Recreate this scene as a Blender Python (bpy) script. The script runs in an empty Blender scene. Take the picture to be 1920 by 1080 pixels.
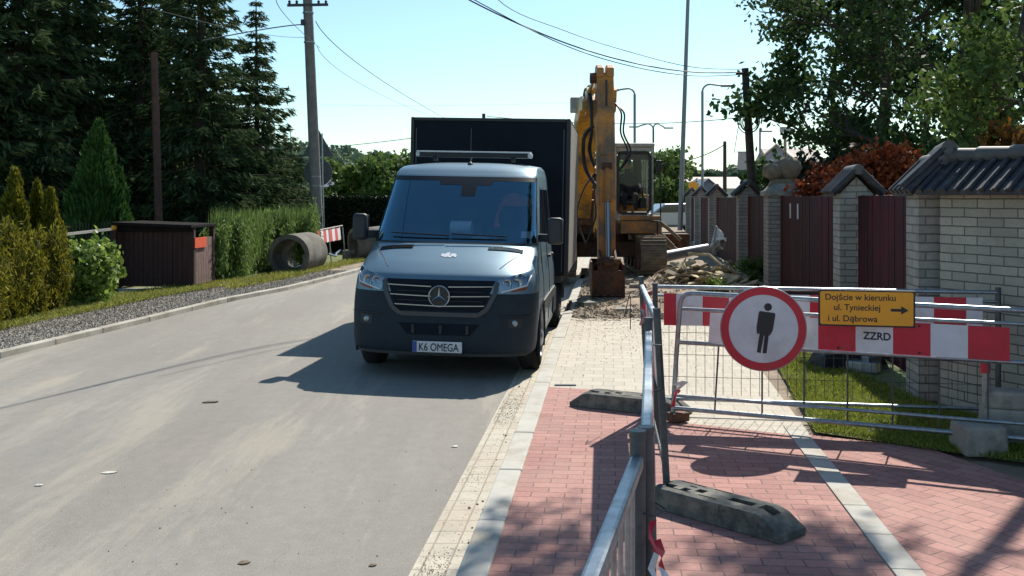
import bpy, math, random
import numpy as np
from mathutils import Vector, Matrix
R = math.radians
scene = bpy.context.scene
COL = scene.collection
# ------------------------------------------------------------ camera
FPX, HORIZON, CAMH = 1900.0, 370.0, 1.76
cam = bpy.data.cameras.new('camera'); camo = bpy.data.objects.new('camera', cam); COL.objects.link(camo)
camo.location = (0, 0, CAMH); camo.rotation_euler = (R(90), 0, 0)
cam.lens = 36 * FPX / 1920; cam.sensor_width = 36; cam.shift_y = -(540 - HORIZON) / 1920
cam.clip_start = 0.05; cam.clip_end = 3000
scene.camera = camo
# ------------------------------------------------------------ world and sun
SUN_DIR = Vector((0.43, 0.95, 1.0)).normalized()          # towards the sun
w = bpy.data.worlds.new('World'); scene.world = w; w.use_nodes = True
nt = w.node_tree; bg = nt.nodes['Background']; sky = nt.nodes.new('ShaderNodeTexSky')
sky.sky_type = 'NISHITA'; sky.sun_disc = False
sky.sun_elevation = math.asin(SUN_DIR.z); sky.sun_rotation = math.atan2(SUN_DIR.x, SUN_DIR.y)
sky.altitude = 0; sky.air_density = 1.0; sky.dust_density = 0.4; sky.ozone_density = 1.4
tint = nt.nodes.new('ShaderNodeMix'); tint.data_type = 'RGBA'; tint.blend_type = 'MULTIPLY'; tint.inputs[0].default_value = 1; tint.inputs[7].default_value = (0.86, 1.035, 1.02, 1)
nt.links.new(sky.outputs[0], tint.inputs[6]); nt.links.new(tint.outputs[2], bg.inputs[0]); bg.inputs[1].default_value = 0.108
sl = bpy.data.lights.new('sun', 'SUN'); sl.energy = 5.0; sl.angle = R(0.55); sl.color = (1, 0.94, 0.84)
so = bpy.data.objects.new('sun', sl); COL.objects.link(so); so.location = (0, 0, 30)
so.rotation_euler = (-SUN_DIR).to_track_quat('-Z', 'Y').to_euler()
scene.view_settings.view_transform = 'Standard'; scene.view_settings.look = 'None'
scene.view_settings.exposure = 0.42; scene.view_settings.gamma = 1
scene.cycles.max_bounces = 6; scene.cycles.transparent_max_bounces = 12
# ------------------------------------------------------------ helpers
def G(px, py, z=0.0):
    Y = (CAMH - z) * FPX / (py - HORIZON); return Vector(((px - 960) / FPX * Y, Y, z))
def P(px, py, Y):
    return Vector(((px - 960) / FPX * Y, Y, CAMH - (py - HORIZON) / FPX * Y))
RD = math.atan(0.0972)
def RP(s, t, z=0.0):      # road frame: s along the road, t to the right of the kerb's back edge
    return Vector((-0.572 + s * math.sin(RD) + t * math.cos(RD), s * math.cos(RD) - t * math.sin(RD), z))
def tag(o, label=None, cat=None, group=None, kind=None):
    if label: o['label'] = label
    if cat: o['category'] = cat
    if group: o['group'] = group
    if kind: o['kind'] = kind
    return o
def empty(name, loc=(0, 0, 0), rz=0.0, label=None, cat=None, group=None):
    o = bpy.data.objects.new(name, None); COL.objects.link(o); o.location = loc
    o.rotation_euler = (0, 0, rz); o.empty_display_size = 0.2
    return tag(o, label, cat, group)
def copy_tree(o, parent=None):
    c = o.copy(); COL.objects.link(c)
    if parent is not None: c.parent = parent
    for ch in list(o.children): copy_tree(ch, c)
    return c
def box_uv(me):
    n = len(me.loops); uv = me.uv_layers.new(name='UVMap')
    co = np.empty(len(me.vertices) * 3); me.vertices.foreach_get('co', co); co = co.reshape(-1, 3)
    vi = np.empty(n, dtype=np.int32); me.loops.foreach_get('vertex_index', vi)
    pn = np.empty(len(me.polygons) * 3); me.polygons.foreach_get('normal', pn); pn = pn.reshape(-1, 3)
    tot = np.empty(len(me.polygons), dtype=np.int32); me.polygons.foreach_get('loop_total', tot)
    ln = np.repeat(np.abs(pn), tot, axis=0); c = co[vi]
    ax = np.argmax(ln, axis=1); u = np.where(ax == 0, c[:, 1], c[:, 0]); v = np.where(ax == 2, c[:, 1], c[:, 2])
    uv.data.foreach_set('uv', np.stack([u, v], 1).astype(np.float32).ravel())
def link(name, me, mats, parent=None):
    for m in (mats if isinstance(mats, (list, tuple)) else [mats]): me.materials.append(m)
    o = bpy.data.objects.new(name, me); COL.objects.link(o)
    if parent is not None: o.parent = parent
    return o
class MB:
    def __init__(s): s.v = []; s.f = []; s.m = []; s.mi = 0; s.X = Matrix.Identity(4)
    def add(s, vs, fs):
        b = len(s.v); s.v += [tuple(s.X @ Vector(v)) for v in vs]
        s.f += [tuple(b + i for i in f) for f in fs]; s.m += [s.mi] * len(fs); return s
    def box(s, c, d, rz=0, M=None, taper=1.0):
        x, y, z = d[0] / 2, d[1] / 2, d[2] / 2
        vs = [(-x, -y, -z), (x, -y, -z), (x, y, -z), (-x, y, -z), (-x * taper, -y * taper, z), (x * taper, -y * taper, z), (x * taper, y * taper, z), (-x * taper, y * taper, z)]
        T = Matrix.Translation(Vector(c)) @ (M if M is not None else Matrix.Rotation(rz, 4, 'Z'))
        return s.add([tuple(T @ Vector(v)) for v in vs], [(0, 3, 2, 1), (4, 5, 6, 7), (0, 1, 5, 4), (1, 2, 6, 5), (2, 3, 7, 6), (3, 0, 4, 7)])
    def beam(s, a, b, w, h, up=(0, 0, 1)):
        a = Vector(a); b = Vector(b); d = (b - a).normalized(); u = Vector(up)
        if abs(d.dot(u)) > 0.99: u = Vector((0, 1, 0))
        x = d.cross(u).normalized() * w / 2; z = x.cross(d).normalized() * h / 2
        vs = [a - x - z, a + x - z, a + x + z, a - x + z, b - x - z, b + x - z, b + x + z, b - x + z]
        return s.add(vs, [(0, 3, 2, 1), (4, 5, 6, 7), (0, 1, 5, 4), (1, 2, 6, 5), (2, 3, 7, 6), (3, 0, 4, 7)][:6] if False else [(0, 1, 2, 3), (7, 6, 5, 4), (4, 5, 1, 0), (5, 6, 2, 1), (6, 7, 3, 2), (7, 4, 0, 3)])
    def cyl(s, a, b, r0, r1=None, n=12, caps=True):
        r1 = r0 if r1 is None else r1
        a = Vector(a); b = Vector(b); d = (b - a).normalized()
        u = Vector((0, 0, 1)) if abs(d.z) < 0.95 else Vector((0, 1, 0))
        x = d.cross(u).normalized(); y = d.cross(x)
        vs = []
        for p, r in ((a, r0), (b, r1)):
            for i in range(n):
                t = 2 * math.pi * i / n; vs.append(p + x * math.cos(t) * r + y * math.sin(t) * r)
        fs = [(i, (i + 1) % n, n + (i + 1) % n, n + i) for i in range(n)]
        if caps: fs += [tuple(range(n - 1, -1, -1)), tuple(range(n, 2 * n))]
        return s.add(vs, fs)
    def tube(s, pts, r, n=8, closed=False):
        pts = [Vector(p) for p in pts]; m = len(pts); vs = []; px = None
        for i, p in enumerate(pts):
            if closed: d = pts[(i + 1) % m] - pts[i - 1]
            else: d = pts[min(i + 1, m - 1)] - pts[max(i - 1, 0)]
            d.normalize()
            if px is None:
                u = Vector((0, 0, 1)) if abs(d.z) < 0.9 else Vector((0, 1, 0)); x = d.cross(u).normalized()
            else: x = (px - d * px.dot(d)).normalized()
            px = x; y = d.cross(x); rr = r[i] if isinstance(r, (list, tuple)) else r
            for k in range(n):
                t = 2 * math.pi * k / n; vs.append(p + (x * math.cos(t) + y * math.sin(t)) * rr)
        fs = []
        for i in range(m if closed else m - 1):
            j = (i + 1) % m
            for k in range(n): fs.append((i * n + k, i * n + (k + 1) % n, j * n + (k + 1) % n, j * n + k))
        if not closed: fs += [tuple(range(n - 1, -1, -1)), tuple(range((m - 1) * n, m * n))]
        return s.add(vs, fs)
    def lathe(s, prof, c=(0, 0, 0), n=20, M=None):
        M = Matrix.Translation(Vector(c)) @ (M if M is not None else Matrix.Identity(4)); vs = []
        for r, z in prof:
            for k in range(n):
                t = 2 * math.pi * k / n; vs.append(M @ Vector((r * math.cos(t), r * math.sin(t), z)))
        fs = []
        for i in range(len(prof) - 1):
            for k in range(n): fs.append((i * n + k, i * n + (k + 1) % n, (i + 1) * n + (k + 1) % n, (i + 1) * n + k))
        return s.add(vs, fs)
    def prism(s, poly, off):     # 3d polygon extruded by the vector off
        off = Vector(off); a = [Vector(p) for p in poly]; n = len(a)
        return s.add(a + [p + off for p in a], [tuple(range(n - 1, -1, -1)), tuple(range(n, 2 * n))] + [(i, (i + 1) % n, n + (i + 1) % n, n + i) for i in range(n)])
    def poly(s, pts): return s.add(pts, [tuple(range(len(pts)))])
    def grid(s, rows, skip=None):
        m = len(rows); n = len(rows[0]); vs = [p for r in rows for p in r]
        fs = [(i * n + j, i * n + j + 1, (i + 1) * n + j + 1, (i + 1) * n + j) for i in range(m - 1) for j in range(n - 1) if not (skip and skip(i, j))]
        return s.add(vs, fs)
    def build(s, name, mats, parent=None, smooth=None, bevel=0.0, fix=True):
        me = bpy.data.meshes.new(name); me.from_pydata(s.v, [], s.f)
        me.polygons.foreach_set('material_index', s.m)
        if fix:
            import bmesh
            bm = bmesh.new(); bm.from_mesh(me); bmesh.ops.recalc_face_normals(bm, faces=bm.faces); bm.to_mesh(me); bm.free()
        box_uv(me)
        if smooth is not None:
            me.polygons.foreach_set('use_smooth', [True] * len(me.polygons)); me.set_sharp_from_angle(angle=R(smooth))
        o = link(name, me, mats, parent)
        if bevel > 0:
            b = o.modifiers.new('bevel', 'BEVEL'); b.width = bevel; b.segments = 2; b.limit_method = 'ANGLE'; b.angle_limit = R(40)
        return o
def noisy(mb_v, amp, sc=3.0, seed=0):
    rng = random.Random(seed)
    return [tuple(c + rng.uniform(-amp, amp) for c in v) for v in mb_v]
# ------------------------------------------------------------ materials
def lin(c): return tuple(((x / 12.92) if x <= 0.04045 else ((x + 0.055) / 1.055) ** 2.4) for x in c)
def mat(name, col, rough=0.6, metal=0.0, spec=0.5, vary=0.0, scale=8.0, bump=0.0, bscale=60.0, coat=0.0, coords='Object', dirt=None, dirtscale=2.0, dirtamt=0.5):
    m = bpy.data.materials.new(name); m.use_nodes = True; t = m.node_tree; b = t.nodes['Principled BSDF']
    b.inputs['Base Color'].default_value = (*col, 1); b.inputs['Roughness'].default_value = rough
    b.inputs['Metallic'].default_value = metal; b.inputs['Specular IOR Level'].default_value = spec
    b.inputs['Coat Weight'].default_value = coat; b.inputs['Coat Roughness'].default_value = 0.05
    tc = t.nodes.new('ShaderNodeTexCoord'); last = None
    def noise(sc, det=6, rg=0.6):
        n = t.nodes.new('ShaderNodeTexNoise'); n.inputs['Scale'].default_value = sc; n.inputs['Detail'].default_value = det
        n.inputs['Roughness'].default_value = rg; t.links.new(tc.outputs[coords], n.inputs['Vector']); return n.outputs['Fac']
    def mixc(f, a, bb):
        x = t.nodes.new('ShaderNodeMix'); x.data_type = 'RGBA'
        for inp, val in ((x.inputs[0], f), (x.inputs[6], a), (x.inputs[7], bb)):
            if hasattr(val, 'links'): t.links.new(val, inp)
            elif isinstance(val, (int, float)): inp.default_value = val
            else: inp.default_value = (*val[:3], 1)
        return x.outputs[2]
    def ramp(f, a, bb):
        r = t.nodes.new('ShaderNodeMapRange'); r.inputs[1].default_value = a; r.inputs[2].default_value = bb
        t.links.new(f, r.inputs[0]); return r.outputs[0]
    cur = tuple(col)
    if vary > 0:
        cur = mixc(ramp(noise(scale), 0.3, 0.7), [c * (1 - vary) for c in col], [min(1, c * (1 + vary)) for c in col])
    if dirt is not None:
        r = ramp(noise(dirtscale, 8, 0.7), 0.62 - dirtamt * 0.4, 0.72 - dirtamt * 0.2)
        cur = mixc(r, cur, dirt)
    if not isinstance(cur, tuple): t.links.new(cur, b.inputs['Base Color'])
    if bump > 0:
        bp = t.nodes.new('ShaderNodeBump'); bp.inputs['Strength'].default_value = 1; bp.inputs['Distance'].default_value = bump
        t.links.new(noise(bscale), bp.inputs['Height']); t.links.new(bp.outputs[0], b.inputs['Normal'])
    m['_t'] = 1
    return m
def brick_mat(name, c1, c2, mortar, bw, rh, msize, offset=0.5, bump=0.004, rough=0.85, dirt=None, dirtscale=1.2, dirtamt=0.45, coords='UV', vary=0.12, rot=0.0, loc=(0, 0, 0), msm=0.1, freq=2):
    m = bpy.data.materials.new(name); m.use_nodes = True; t = m.node_tree; b = t.nodes['Principled BSDF']; b.inputs['Roughness'].default_value = rough
    tc = t.nodes.new('ShaderNodeTexCoord'); mp = t.nodes.new('ShaderNodeMapping'); mp.inputs['Rotation'].default_value = (0, 0, rot); mp.inputs['Location'].default_value = loc
    t.links.new(tc.outputs[coords], mp.inputs[0])
    # slight waviness so that the joints are not ruler-straight
    nw = t.nodes.new('ShaderNodeTexNoise'); nw.inputs['Scale'].default_value = 9; t.links.new(mp.outputs[0], nw.inputs['Vector'])
    sb = t.nodes.new('ShaderNodeVectorMath'); sb.operation = 'SUBTRACT'; sb.inputs[1].default_value = (0.5, 0.5, 0.5); t.links.new(nw.outputs['Color'], sb.inputs[0])
    sc = t.nodes.new('ShaderNodeVectorMath'); sc.operation = 'SCALE'; sc.inputs['Scale'].default_value = 0.008; t.links.new(sb.outputs[0], sc.inputs[0])
    ad = t.nodes.new('ShaderNodeVectorMath'); ad.operation = 'ADD'; t.links.new(mp.outputs[0], ad.inputs[0]); t.links.new(sc.outputs[0], ad.inputs[1])
    br = t.nodes.new('ShaderNodeTexBrick'); br.offset = offset; br.offset_frequency = freq; br.inputs['Scale'].default_value = 1
    br.inputs['Brick Width'].default_value = bw; br.inputs['Row Height'].default_value = rh; br.inputs['Mortar Size'].default_value = msize; br.inputs['Mortar Smooth'].default_value = msm
    br.inputs['Color1'].default_value = (*c1, 1); br.inputs['Color2'].default_value = (*c2, 1); br.inputs['Mortar'].default_value = (*mortar, 1)
    t.links.new(ad.outputs[0], br.inputs['Vector'])
    n = t.nodes.new('ShaderNodeTexNoise'); n.inputs['Scale'].default_value = 35; n.inputs['Detail'].default_value = 6; t.links.new(mp.outputs[0], n.inputs['Vector'])
    mr = t.nodes.new('ShaderNodeMapRange'); mr.inputs[1].default_value = 0.25; mr.inputs[2].default_value = 0.75; mr.inputs[3].default_value = 1 - vary; mr.inputs[4].default_value = 1 + vary
    t.links.new(n.outputs['Fac'], mr.inputs[0])
    mu = t.nodes.new('ShaderNodeMix'); mu.data_type = 'RGBA'; mu.blend_type = 'MULTIPLY'; mu.inputs[0].default_value = 1
    t.links.new(br.outputs['Color'], mu.inputs[6]); t.links.new(mr.outputs[0], mu.inputs[7]); cur = mu.outputs[2]
    if dirt is not None:
        dn = t.nodes.new('ShaderNodeTexNoise'); dn.inputs['Scale'].default_value = dirtscale; dn.inputs['Detail'].default_value = 8; dn.inputs['Roughness'].default_value = 0.7
        t.links.new(mp.outputs[0], dn.inputs['Vector'])
        d2 = t.nodes.new('ShaderNodeMapRange'); d2.inputs[1].default_value = 0.42; d2.inputs[2].default_value = 0.8; d2.inputs[4].default_value = dirtamt; t.links.new(dn.outputs['Fac'], d2.inputs[0])
        mx = t.nodes.new('ShaderNodeMix'); mx.data_type = 'RGBA'; mx.inputs[7].default_value = (*dirt, 1); t.links.new(d2.outputs[0], mx.inputs[0]); t.links.new(cur, mx.inputs[6]); cur = mx.outputs[2]
    t.links.new(cur, b.inputs['Base Color'])
    inv = t.nodes.new('ShaderNodeMath'); inv.operation = 'MULTIPLY_ADD'; inv.inputs[1].default_value = -1; inv.inputs[2].default_value = 1; t.links.new(br.outputs['Fac'], inv.inputs[0])
    a2 = t.nodes.new('ShaderNodeMath'); a2.operation = 'MULTIPLY_ADD'; a2.inputs[1].default_value = 0.35; t.links.new(n.outputs['Fac'], a2.inputs[0]); t.links.new(inv.outputs[0], a2.inputs[2])
    bp = t.nodes.new('ShaderNodeBump'); bp.inputs['Distance'].default_value = bump; t.links.new(a2.outputs[0], bp.inputs['Height']); t.links.new(bp.outputs[0], b.inputs['Normal'])
    return m
def leaf_mat(name, c1, c2, trans=0.35, rough=0.6, spec=0.25):
    m = bpy.data.materials.new(name); m.use_nodes = True; t = m.node_tree; b = t.nodes['Principled BSDF']; out = t.nodes['Material Output']
    g = t.nodes.new('ShaderNodeNewGeometry'); mx = t.nodes.new('ShaderNodeMix'); mx.data_type = 'RGBA'
    mx.inputs[6].default_value = (*c1, 1); mx.inputs[7].default_value = (*c2, 1); t.links.new(g.outputs['Random Per Island'], mx.inputs[0])
    t.links.new(mx.outputs[2], b.inputs['Base Color']); b.inputs['Roughness'].default_value = rough; b.inputs['Specular IOR Level'].default_value = spec
    tr = t.nodes.new('ShaderNodeBsdfTranslucent'); t.links.new(mx.outputs[2], tr.inputs[0]); ms = t.nodes.new('ShaderNodeMixShader'); ms.inputs[0].default_value = trans
    t.links.new(b.outputs[0], ms.inputs[1]); t.links.new(tr.outputs[0], ms.inputs[2]); t.links.new(ms.outputs[0], out.inputs[0])
    return m
def glass_mat(name, tint, refl=1.0, rough=0.02, gcol=(1, 1, 1)):
    m = bpy.data.materials.new(name); m.use_nodes = True; t = m.node_tree; out = t.nodes['Material Output']; t.nodes.remove(t.nodes['Principled BSDF'])
    tr = t.nodes.new('ShaderNodeBsdfTransparent'); tr.inputs[0].default_value = (*tint, 1); gl = t.nodes.new('ShaderNodeBsdfGlossy'); gl.inputs['Roughness'].default_value = rough; gl.inputs[0].default_value = (*gcol, 1)
    fr = t.nodes.new('ShaderNodeFresnel'); fr.inputs[0].default_value = 1.52; mu = t.nodes.new('ShaderNodeMath'); mu.operation = 'MULTIPLY'; mu.inputs[1].default_value = refl; mu.use_clamp = True
    t.links.new(fr.outputs[0], mu.inputs[0]); ms = t.nodes.new('ShaderNodeMixShader'); t.links.new(mu.outputs[0], ms.inputs[0]); t.links.new(tr.outputs[0], ms.inputs[1]); t.links.new(gl.outputs[0], ms.inputs[2]); t.links.new(ms.outputs[0], out.inputs[0])
    return m
M = {}
M['galv'] = mat('galvanised_steel', (0.30, 0.33, 0.36), 0.38, 0.75, vary=0.25, scale=25, bump=0.0006, bscale=90)
M['galv_dark'] = mat('dark_shaded_steel', (0.075, 0.085, 0.095), 0.5, 0.4, vary=0.3, scale=20)  # dark steel, colour lowered to carry the backlit shade of barrier posts
M['wire'] = mat('dark_wire', (0.06, 0.06, 0.065), 0.5, 0.5)
M['red'] = mat('red_film', (0.52, 0.012, 0.035), 0.4, vary=0.12, scale=9, dirt=(0.42, 0.05, 0.06), dirtscale=3, dirtamt=0.2)
M['white'] = mat('white_film', (0.62, 0.63, 0.66), 0.4, vary=0.08, scale=7, dirt=(0.50, 0.49, 0.48), dirtscale=3, dirtamt=0.25)
M['black'] = mat('black_film', (0.012, 0.012, 0.014), 0.45)
M['yellow'] = mat('yellow_film', (0.85, 0.36, 0.015), 0.4, vary=0.05)
M['rubber'] = mat('recycled_rubber', (0.072, 0.076, 0.073), 0.9, vary=0.3, scale=30, bump=0.002, bscale=120, dirt=(0.2, 0.185, 0.15), dirtscale=8)
M['tyre'] = mat('tyre_rubber', (0.018, 0.018, 0.019), 0.85, vary=0.3, scale=10, bump=0.002, bscale=80)
M['paint'] = mat('blue_grey_paint', (0.14, 0.225, 0.285), 0.40, 0.55, coat=0.25, vary=0.05, scale=3, dirt=(0.10, 0.11, 0.11), dirtscale=1.3, dirtamt=0.12)
M['box_black'] = mat('black_box_panel', (0.006, 0.009, 0.017), 0.75, spec=0.2, vary=0.2, scale=4)
M['plastic'] = mat('black_plastic', (0.016, 0.018, 0.022), 0.55, vary=0.2, scale=20)
M['chrome'] = mat('chrome', (0.34, 0.36, 0.39), 0.28, 1.0)
M['glass'] = glass_mat('tinted_glass', (0.92, 0.96, 0.99), 4.6, gcol=(0.42, 0.80, 1.0))
M['cabglass'] = glass_mat('clear_cab_glass', (0.93, 0.95, 0.95), 0.25)
M['bumper'] = mat('dark_bumper_plastic', (0.017, 0.027, 0.038), 0.6, spec=0.22, vary=0.1, scale=12)
M['lens'] = glass_mat('lamp_lens', (0.8, 0.88, 0.92), 2.2)
M['darkglass'] = mat('dark_glass', (0.012, 0.018, 0.024), 0.06, 0.0, spec=0.9)
M['orange'] = mat('excavator_orange', (0.62, 0.23, 0.03), 0.5, vary=0.2, scale=3, dirt=(0.19, 0.12, 0.07), dirtscale=2.5, dirtamt=0.55, bump=0.001)
M['ochre'] = mat('excavator_yellow', (0.80, 0.40, 0.025), 0.45, vary=0.15, scale=3, dirt=(0.25, 0.15, 0.07), dirtscale=2.5, dirtamt=0.55)
M['cabgrey'] = mat('cab_cream_paint', (0.46, 0.46, 0.43), 0.5, vary=0.15, scale=6, dirt=(0.26, 0.22, 0.18), dirtscale=4, dirtamt=0.35)
M['steel_dirty'] = mat('muddy_steel', (0.13, 0.105, 0.08), 0.75, 0.2, vary=0.4, scale=7, dirt=(0.28, 0.22, 0.15), dirtscale=5, dirtamt=0.7, bump=0.004, bscale=30)
M['rust'] = mat('rusty_steel', (0.15, 0.06, 0.03), 0.75, 0.2, vary=0.5, scale=9, dirt=(0.05, 0.04, 0.035), dirtscale=7, bump=0.003, bscale=40)
M['hose'] = mat('hose_rubber', (0.015, 0.018, 0.024), 0.5)
M['concrete'] = mat('concrete', (0.34, 0.32, 0.28), 0.9, vary=0.2, scale=4, bump=0.003, bscale=50, dirt=(0.18, 0.16, 0.13), dirtscale=3)
M['pole_conc'] = mat('pole_concrete', (0.20, 0.18, 0.17), 0.9, vary=0.2, scale=6, bump=0.003, bscale=40)
M['pole_wood'] = mat('pole_wood', (0.055, 0.045, 0.04), 0.9, vary=0.4, scale=6, bump=0.004, bscale=30)
M['wood_brown'] = mat('brown_stained_wood', (0.045, 0.016, 0.014), 0.8, vary=0.3, scale=9, bump=0.002)
M['wood_pale'] = mat('pale_broken_wood', (0.50, 0.40, 0.24), 0.85, vary=0.35, scale=5, bump=0.003)
M['wood_old'] = mat('old_grey_wood', (0.21, 0.17, 0.12), 0.9, vary=0.4, scale=5, bump=0.003)
M['fence_red'] = mat('oxblood_boards', (0.075, 0.006, 0.014), 0.7, spec=0.2, vary=0.3, scale=3, dirt=(0.03, 0.008, 0.012), dirtscale=2, dirtamt=0.6)
M['fence_brown'] = mat('brown_boards', (0.060, 0.019, 0.017), 0.8, spec=0.2, vary=0.25, scale=3)
M['tile'] = mat('dark_roof_tile', (0.022, 0.021, 0.026), 0.55, vary=0.35, scale=9, dirt=(0.07, 0.065, 0.06), dirtscale=6, dirtamt=0.3, bump=0.002)
M['ridge'] = mat('ridge_tile', (0.10, 0.095, 0.095), 0.6, vary=0.3, scale=9, dirt=(0.07, 0.065, 0.06), dirtscale=5)
M['stone'] = mat('carved_stone', (0.22, 0.17, 0.12), 0.95, vary=0.35, scale=7, bump=0.01, bscale=14)
M['brick'] = brick_mat('cream_brick', (0.40, 0.385, 0.325), (0.31, 0.30, 0.255), (0.09, 0.085, 0.078), 0.26, 0.076, 0.005, dirt=(0.17, 0.15, 0.125), dirtamt=0.6, dirtscale=2.2)
M['brick_dark'] = brick_mat('weathered_brick', (0.36, 0.34, 0.31), (0.27, 0.26, 0.24), (0.15, 0.14, 0.13), 0.26, 0.076, 0.007, dirt=(0.14, 0.12, 0.1), dirtamt=0.5)
M['asphalt'] = mat('asphalt', (0.235, 0.228, 0.212), 0.85)
M['dirt'] = mat('dry_soil', (0.32, 0.25, 0.18), 0.95, vary=0.35, scale=2.5, bump=0.02, bscale=9, dirt=(0.17, 0.13, 0.09), dirtscale=1.2)
M['gravel'] = mat('grey_gravel', (0.20, 0.19, 0.18), 0.95, vary=0.55, scale=34, bump=0.03, bscale=26, dirt=(0.36, 0.31, 0.24), dirtscale=0.9, dirtamt=0.45)
M['soil_grass'] = mat('grassy_soil', (0.13, 0.15, 0.045), 0.95, vary=0.5, scale=5, bump=0.02, bscale=30)
M['kerb_old'] = mat('old_kerb_concrete', (0.46, 0.43, 0.37), 0.9, vary=0.15, scale=5, dirt=(0.28, 0.25, 0.2), dirtscale=2.5, dirtamt=0.5)
M['pipe'] = mat('pipe_concrete', (0.20, 0.185, 0.16), 0.95, vary=0.3, scale=3, bump=0.004, bscale=30, dirt=(0.10, 0.09, 0.07), dirtscale=2, dirtamt=0.6)
M['kerb'] = mat('kerb_concrete', (0.47, 0.45, 0.40), 0.9, vary=0.08, scale=4, bump=0.0015, bscale=110, dirt=(0.38, 0.34, 0.27), dirtscale=3, dirtamt=0.35)
M['paver_red'] = brick_mat('red_pavers', (0.41, 0.195, 0.165), (0.30, 0.135, 0.115), (0.14, 0.085, 0.07), 0.2, 0.1, 0.0038, coords='Object', bump=0.003, dirt=(0.50, 0.36, 0.29), dirtamt=0.4, vary=0.16)
M['paver_red2'] = brick_mat('red_pavers_turned', (0.41, 0.195, 0.165), (0.30, 0.135, 0.115), (0.14, 0.085, 0.07), 0.2, 0.1, 0.0038, coords='Object', bump=0.003, dirt=(0.50, 0.36, 0.29), dirtamt=0.4, rot=R(52), vary=0.16)
M['paver_cream'] = brick_mat('cream_pavers', (0.50, 0.455, 0.375), (0.43, 0.39, 0.32), (0.33, 0.29, 0.23), 0.2, 0.2, 0.0045, coords='Object', bump=0.003, dirt=(0.44, 0.36, 0.26), dirtamt=0.3)
M['gutter'] = brick_mat('gutter_setts', (0.52, 0.475, 0.385), (0.46, 0.42, 0.34), (0.30, 0.25, 0.19), 0.134, 0.2, 0.005, coords='Object', bump=0.003, dirt=(0.36, 0.28, 0.2), dirtamt=0.85, dirtscale=2.2, offset=0.0)
M['leaf_oak'] = leaf_mat('maple_leaf', (0.018, 0.050, 0.022), (0.075, 0.125, 0.035), 0.3, spec=0.08)
M['leaf_red'] = leaf_mat('copper_leaf', (0.16, 0.028, 0.014), (0.38, 0.10, 0.03), 0.3)
M['needle'] = leaf_mat('spruce_needle', (0.014, 0.040, 0.020), (0.125, 0.165, 0.065), 0.22, 0.95, 0.1)
M['thuja'] = leaf_mat('thuja_spray', (0.018, 0.06, 0.014), (0.08, 0.15, 0.03), 0.2, 0.7)
M['thuja_gold'] = leaf_mat('golden_thuja_spray', (0.035, 0.055, 0.010), (0.27, 0.235, 0.02), 0.35, 0.8)
M['vine'] = leaf_mat('vine_leaf', (0.07, 0.14, 0.02), (0.33, 0.42, 0.09), 0.4, 0.4, .5)
M['weed'] = leaf_mat('weed_leaf', (0.07, 0.13, 0.03), (0.21, 0.29, 0.085), 0.4)
M['verge'] = leaf_mat('verge_grass_blade', (0.13, 0.17, 0.03), (0.40, 0.38, 0.10), 0.4)
M['grass'] = leaf_mat('grass_blade', (0.10, 0.15, 0.018), (0.34, 0.36, 0.07), 0.4)
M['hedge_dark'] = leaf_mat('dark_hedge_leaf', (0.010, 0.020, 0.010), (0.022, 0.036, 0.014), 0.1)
M['leaf_mid'] = leaf_mat('mid_leaf', (0.05, 0.10, 0.02), (0.14, 0.20, 0.05), 0.35)
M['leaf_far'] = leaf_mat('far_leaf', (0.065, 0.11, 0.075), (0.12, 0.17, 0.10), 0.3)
M['bark'] = mat('bark', (0.055, 0.042, 0.032), 0.95, vary=0.4, scale=6, bump=0.01, bscale=20)
M['cable'] = mat('cable_sheath', (0.02, 0.022, 0.025), 0.6)
M['lamp_grey'] = mat('lamp_post_grey', (0.25, 0.26, 0.27), 0.5, 0.4)
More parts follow.
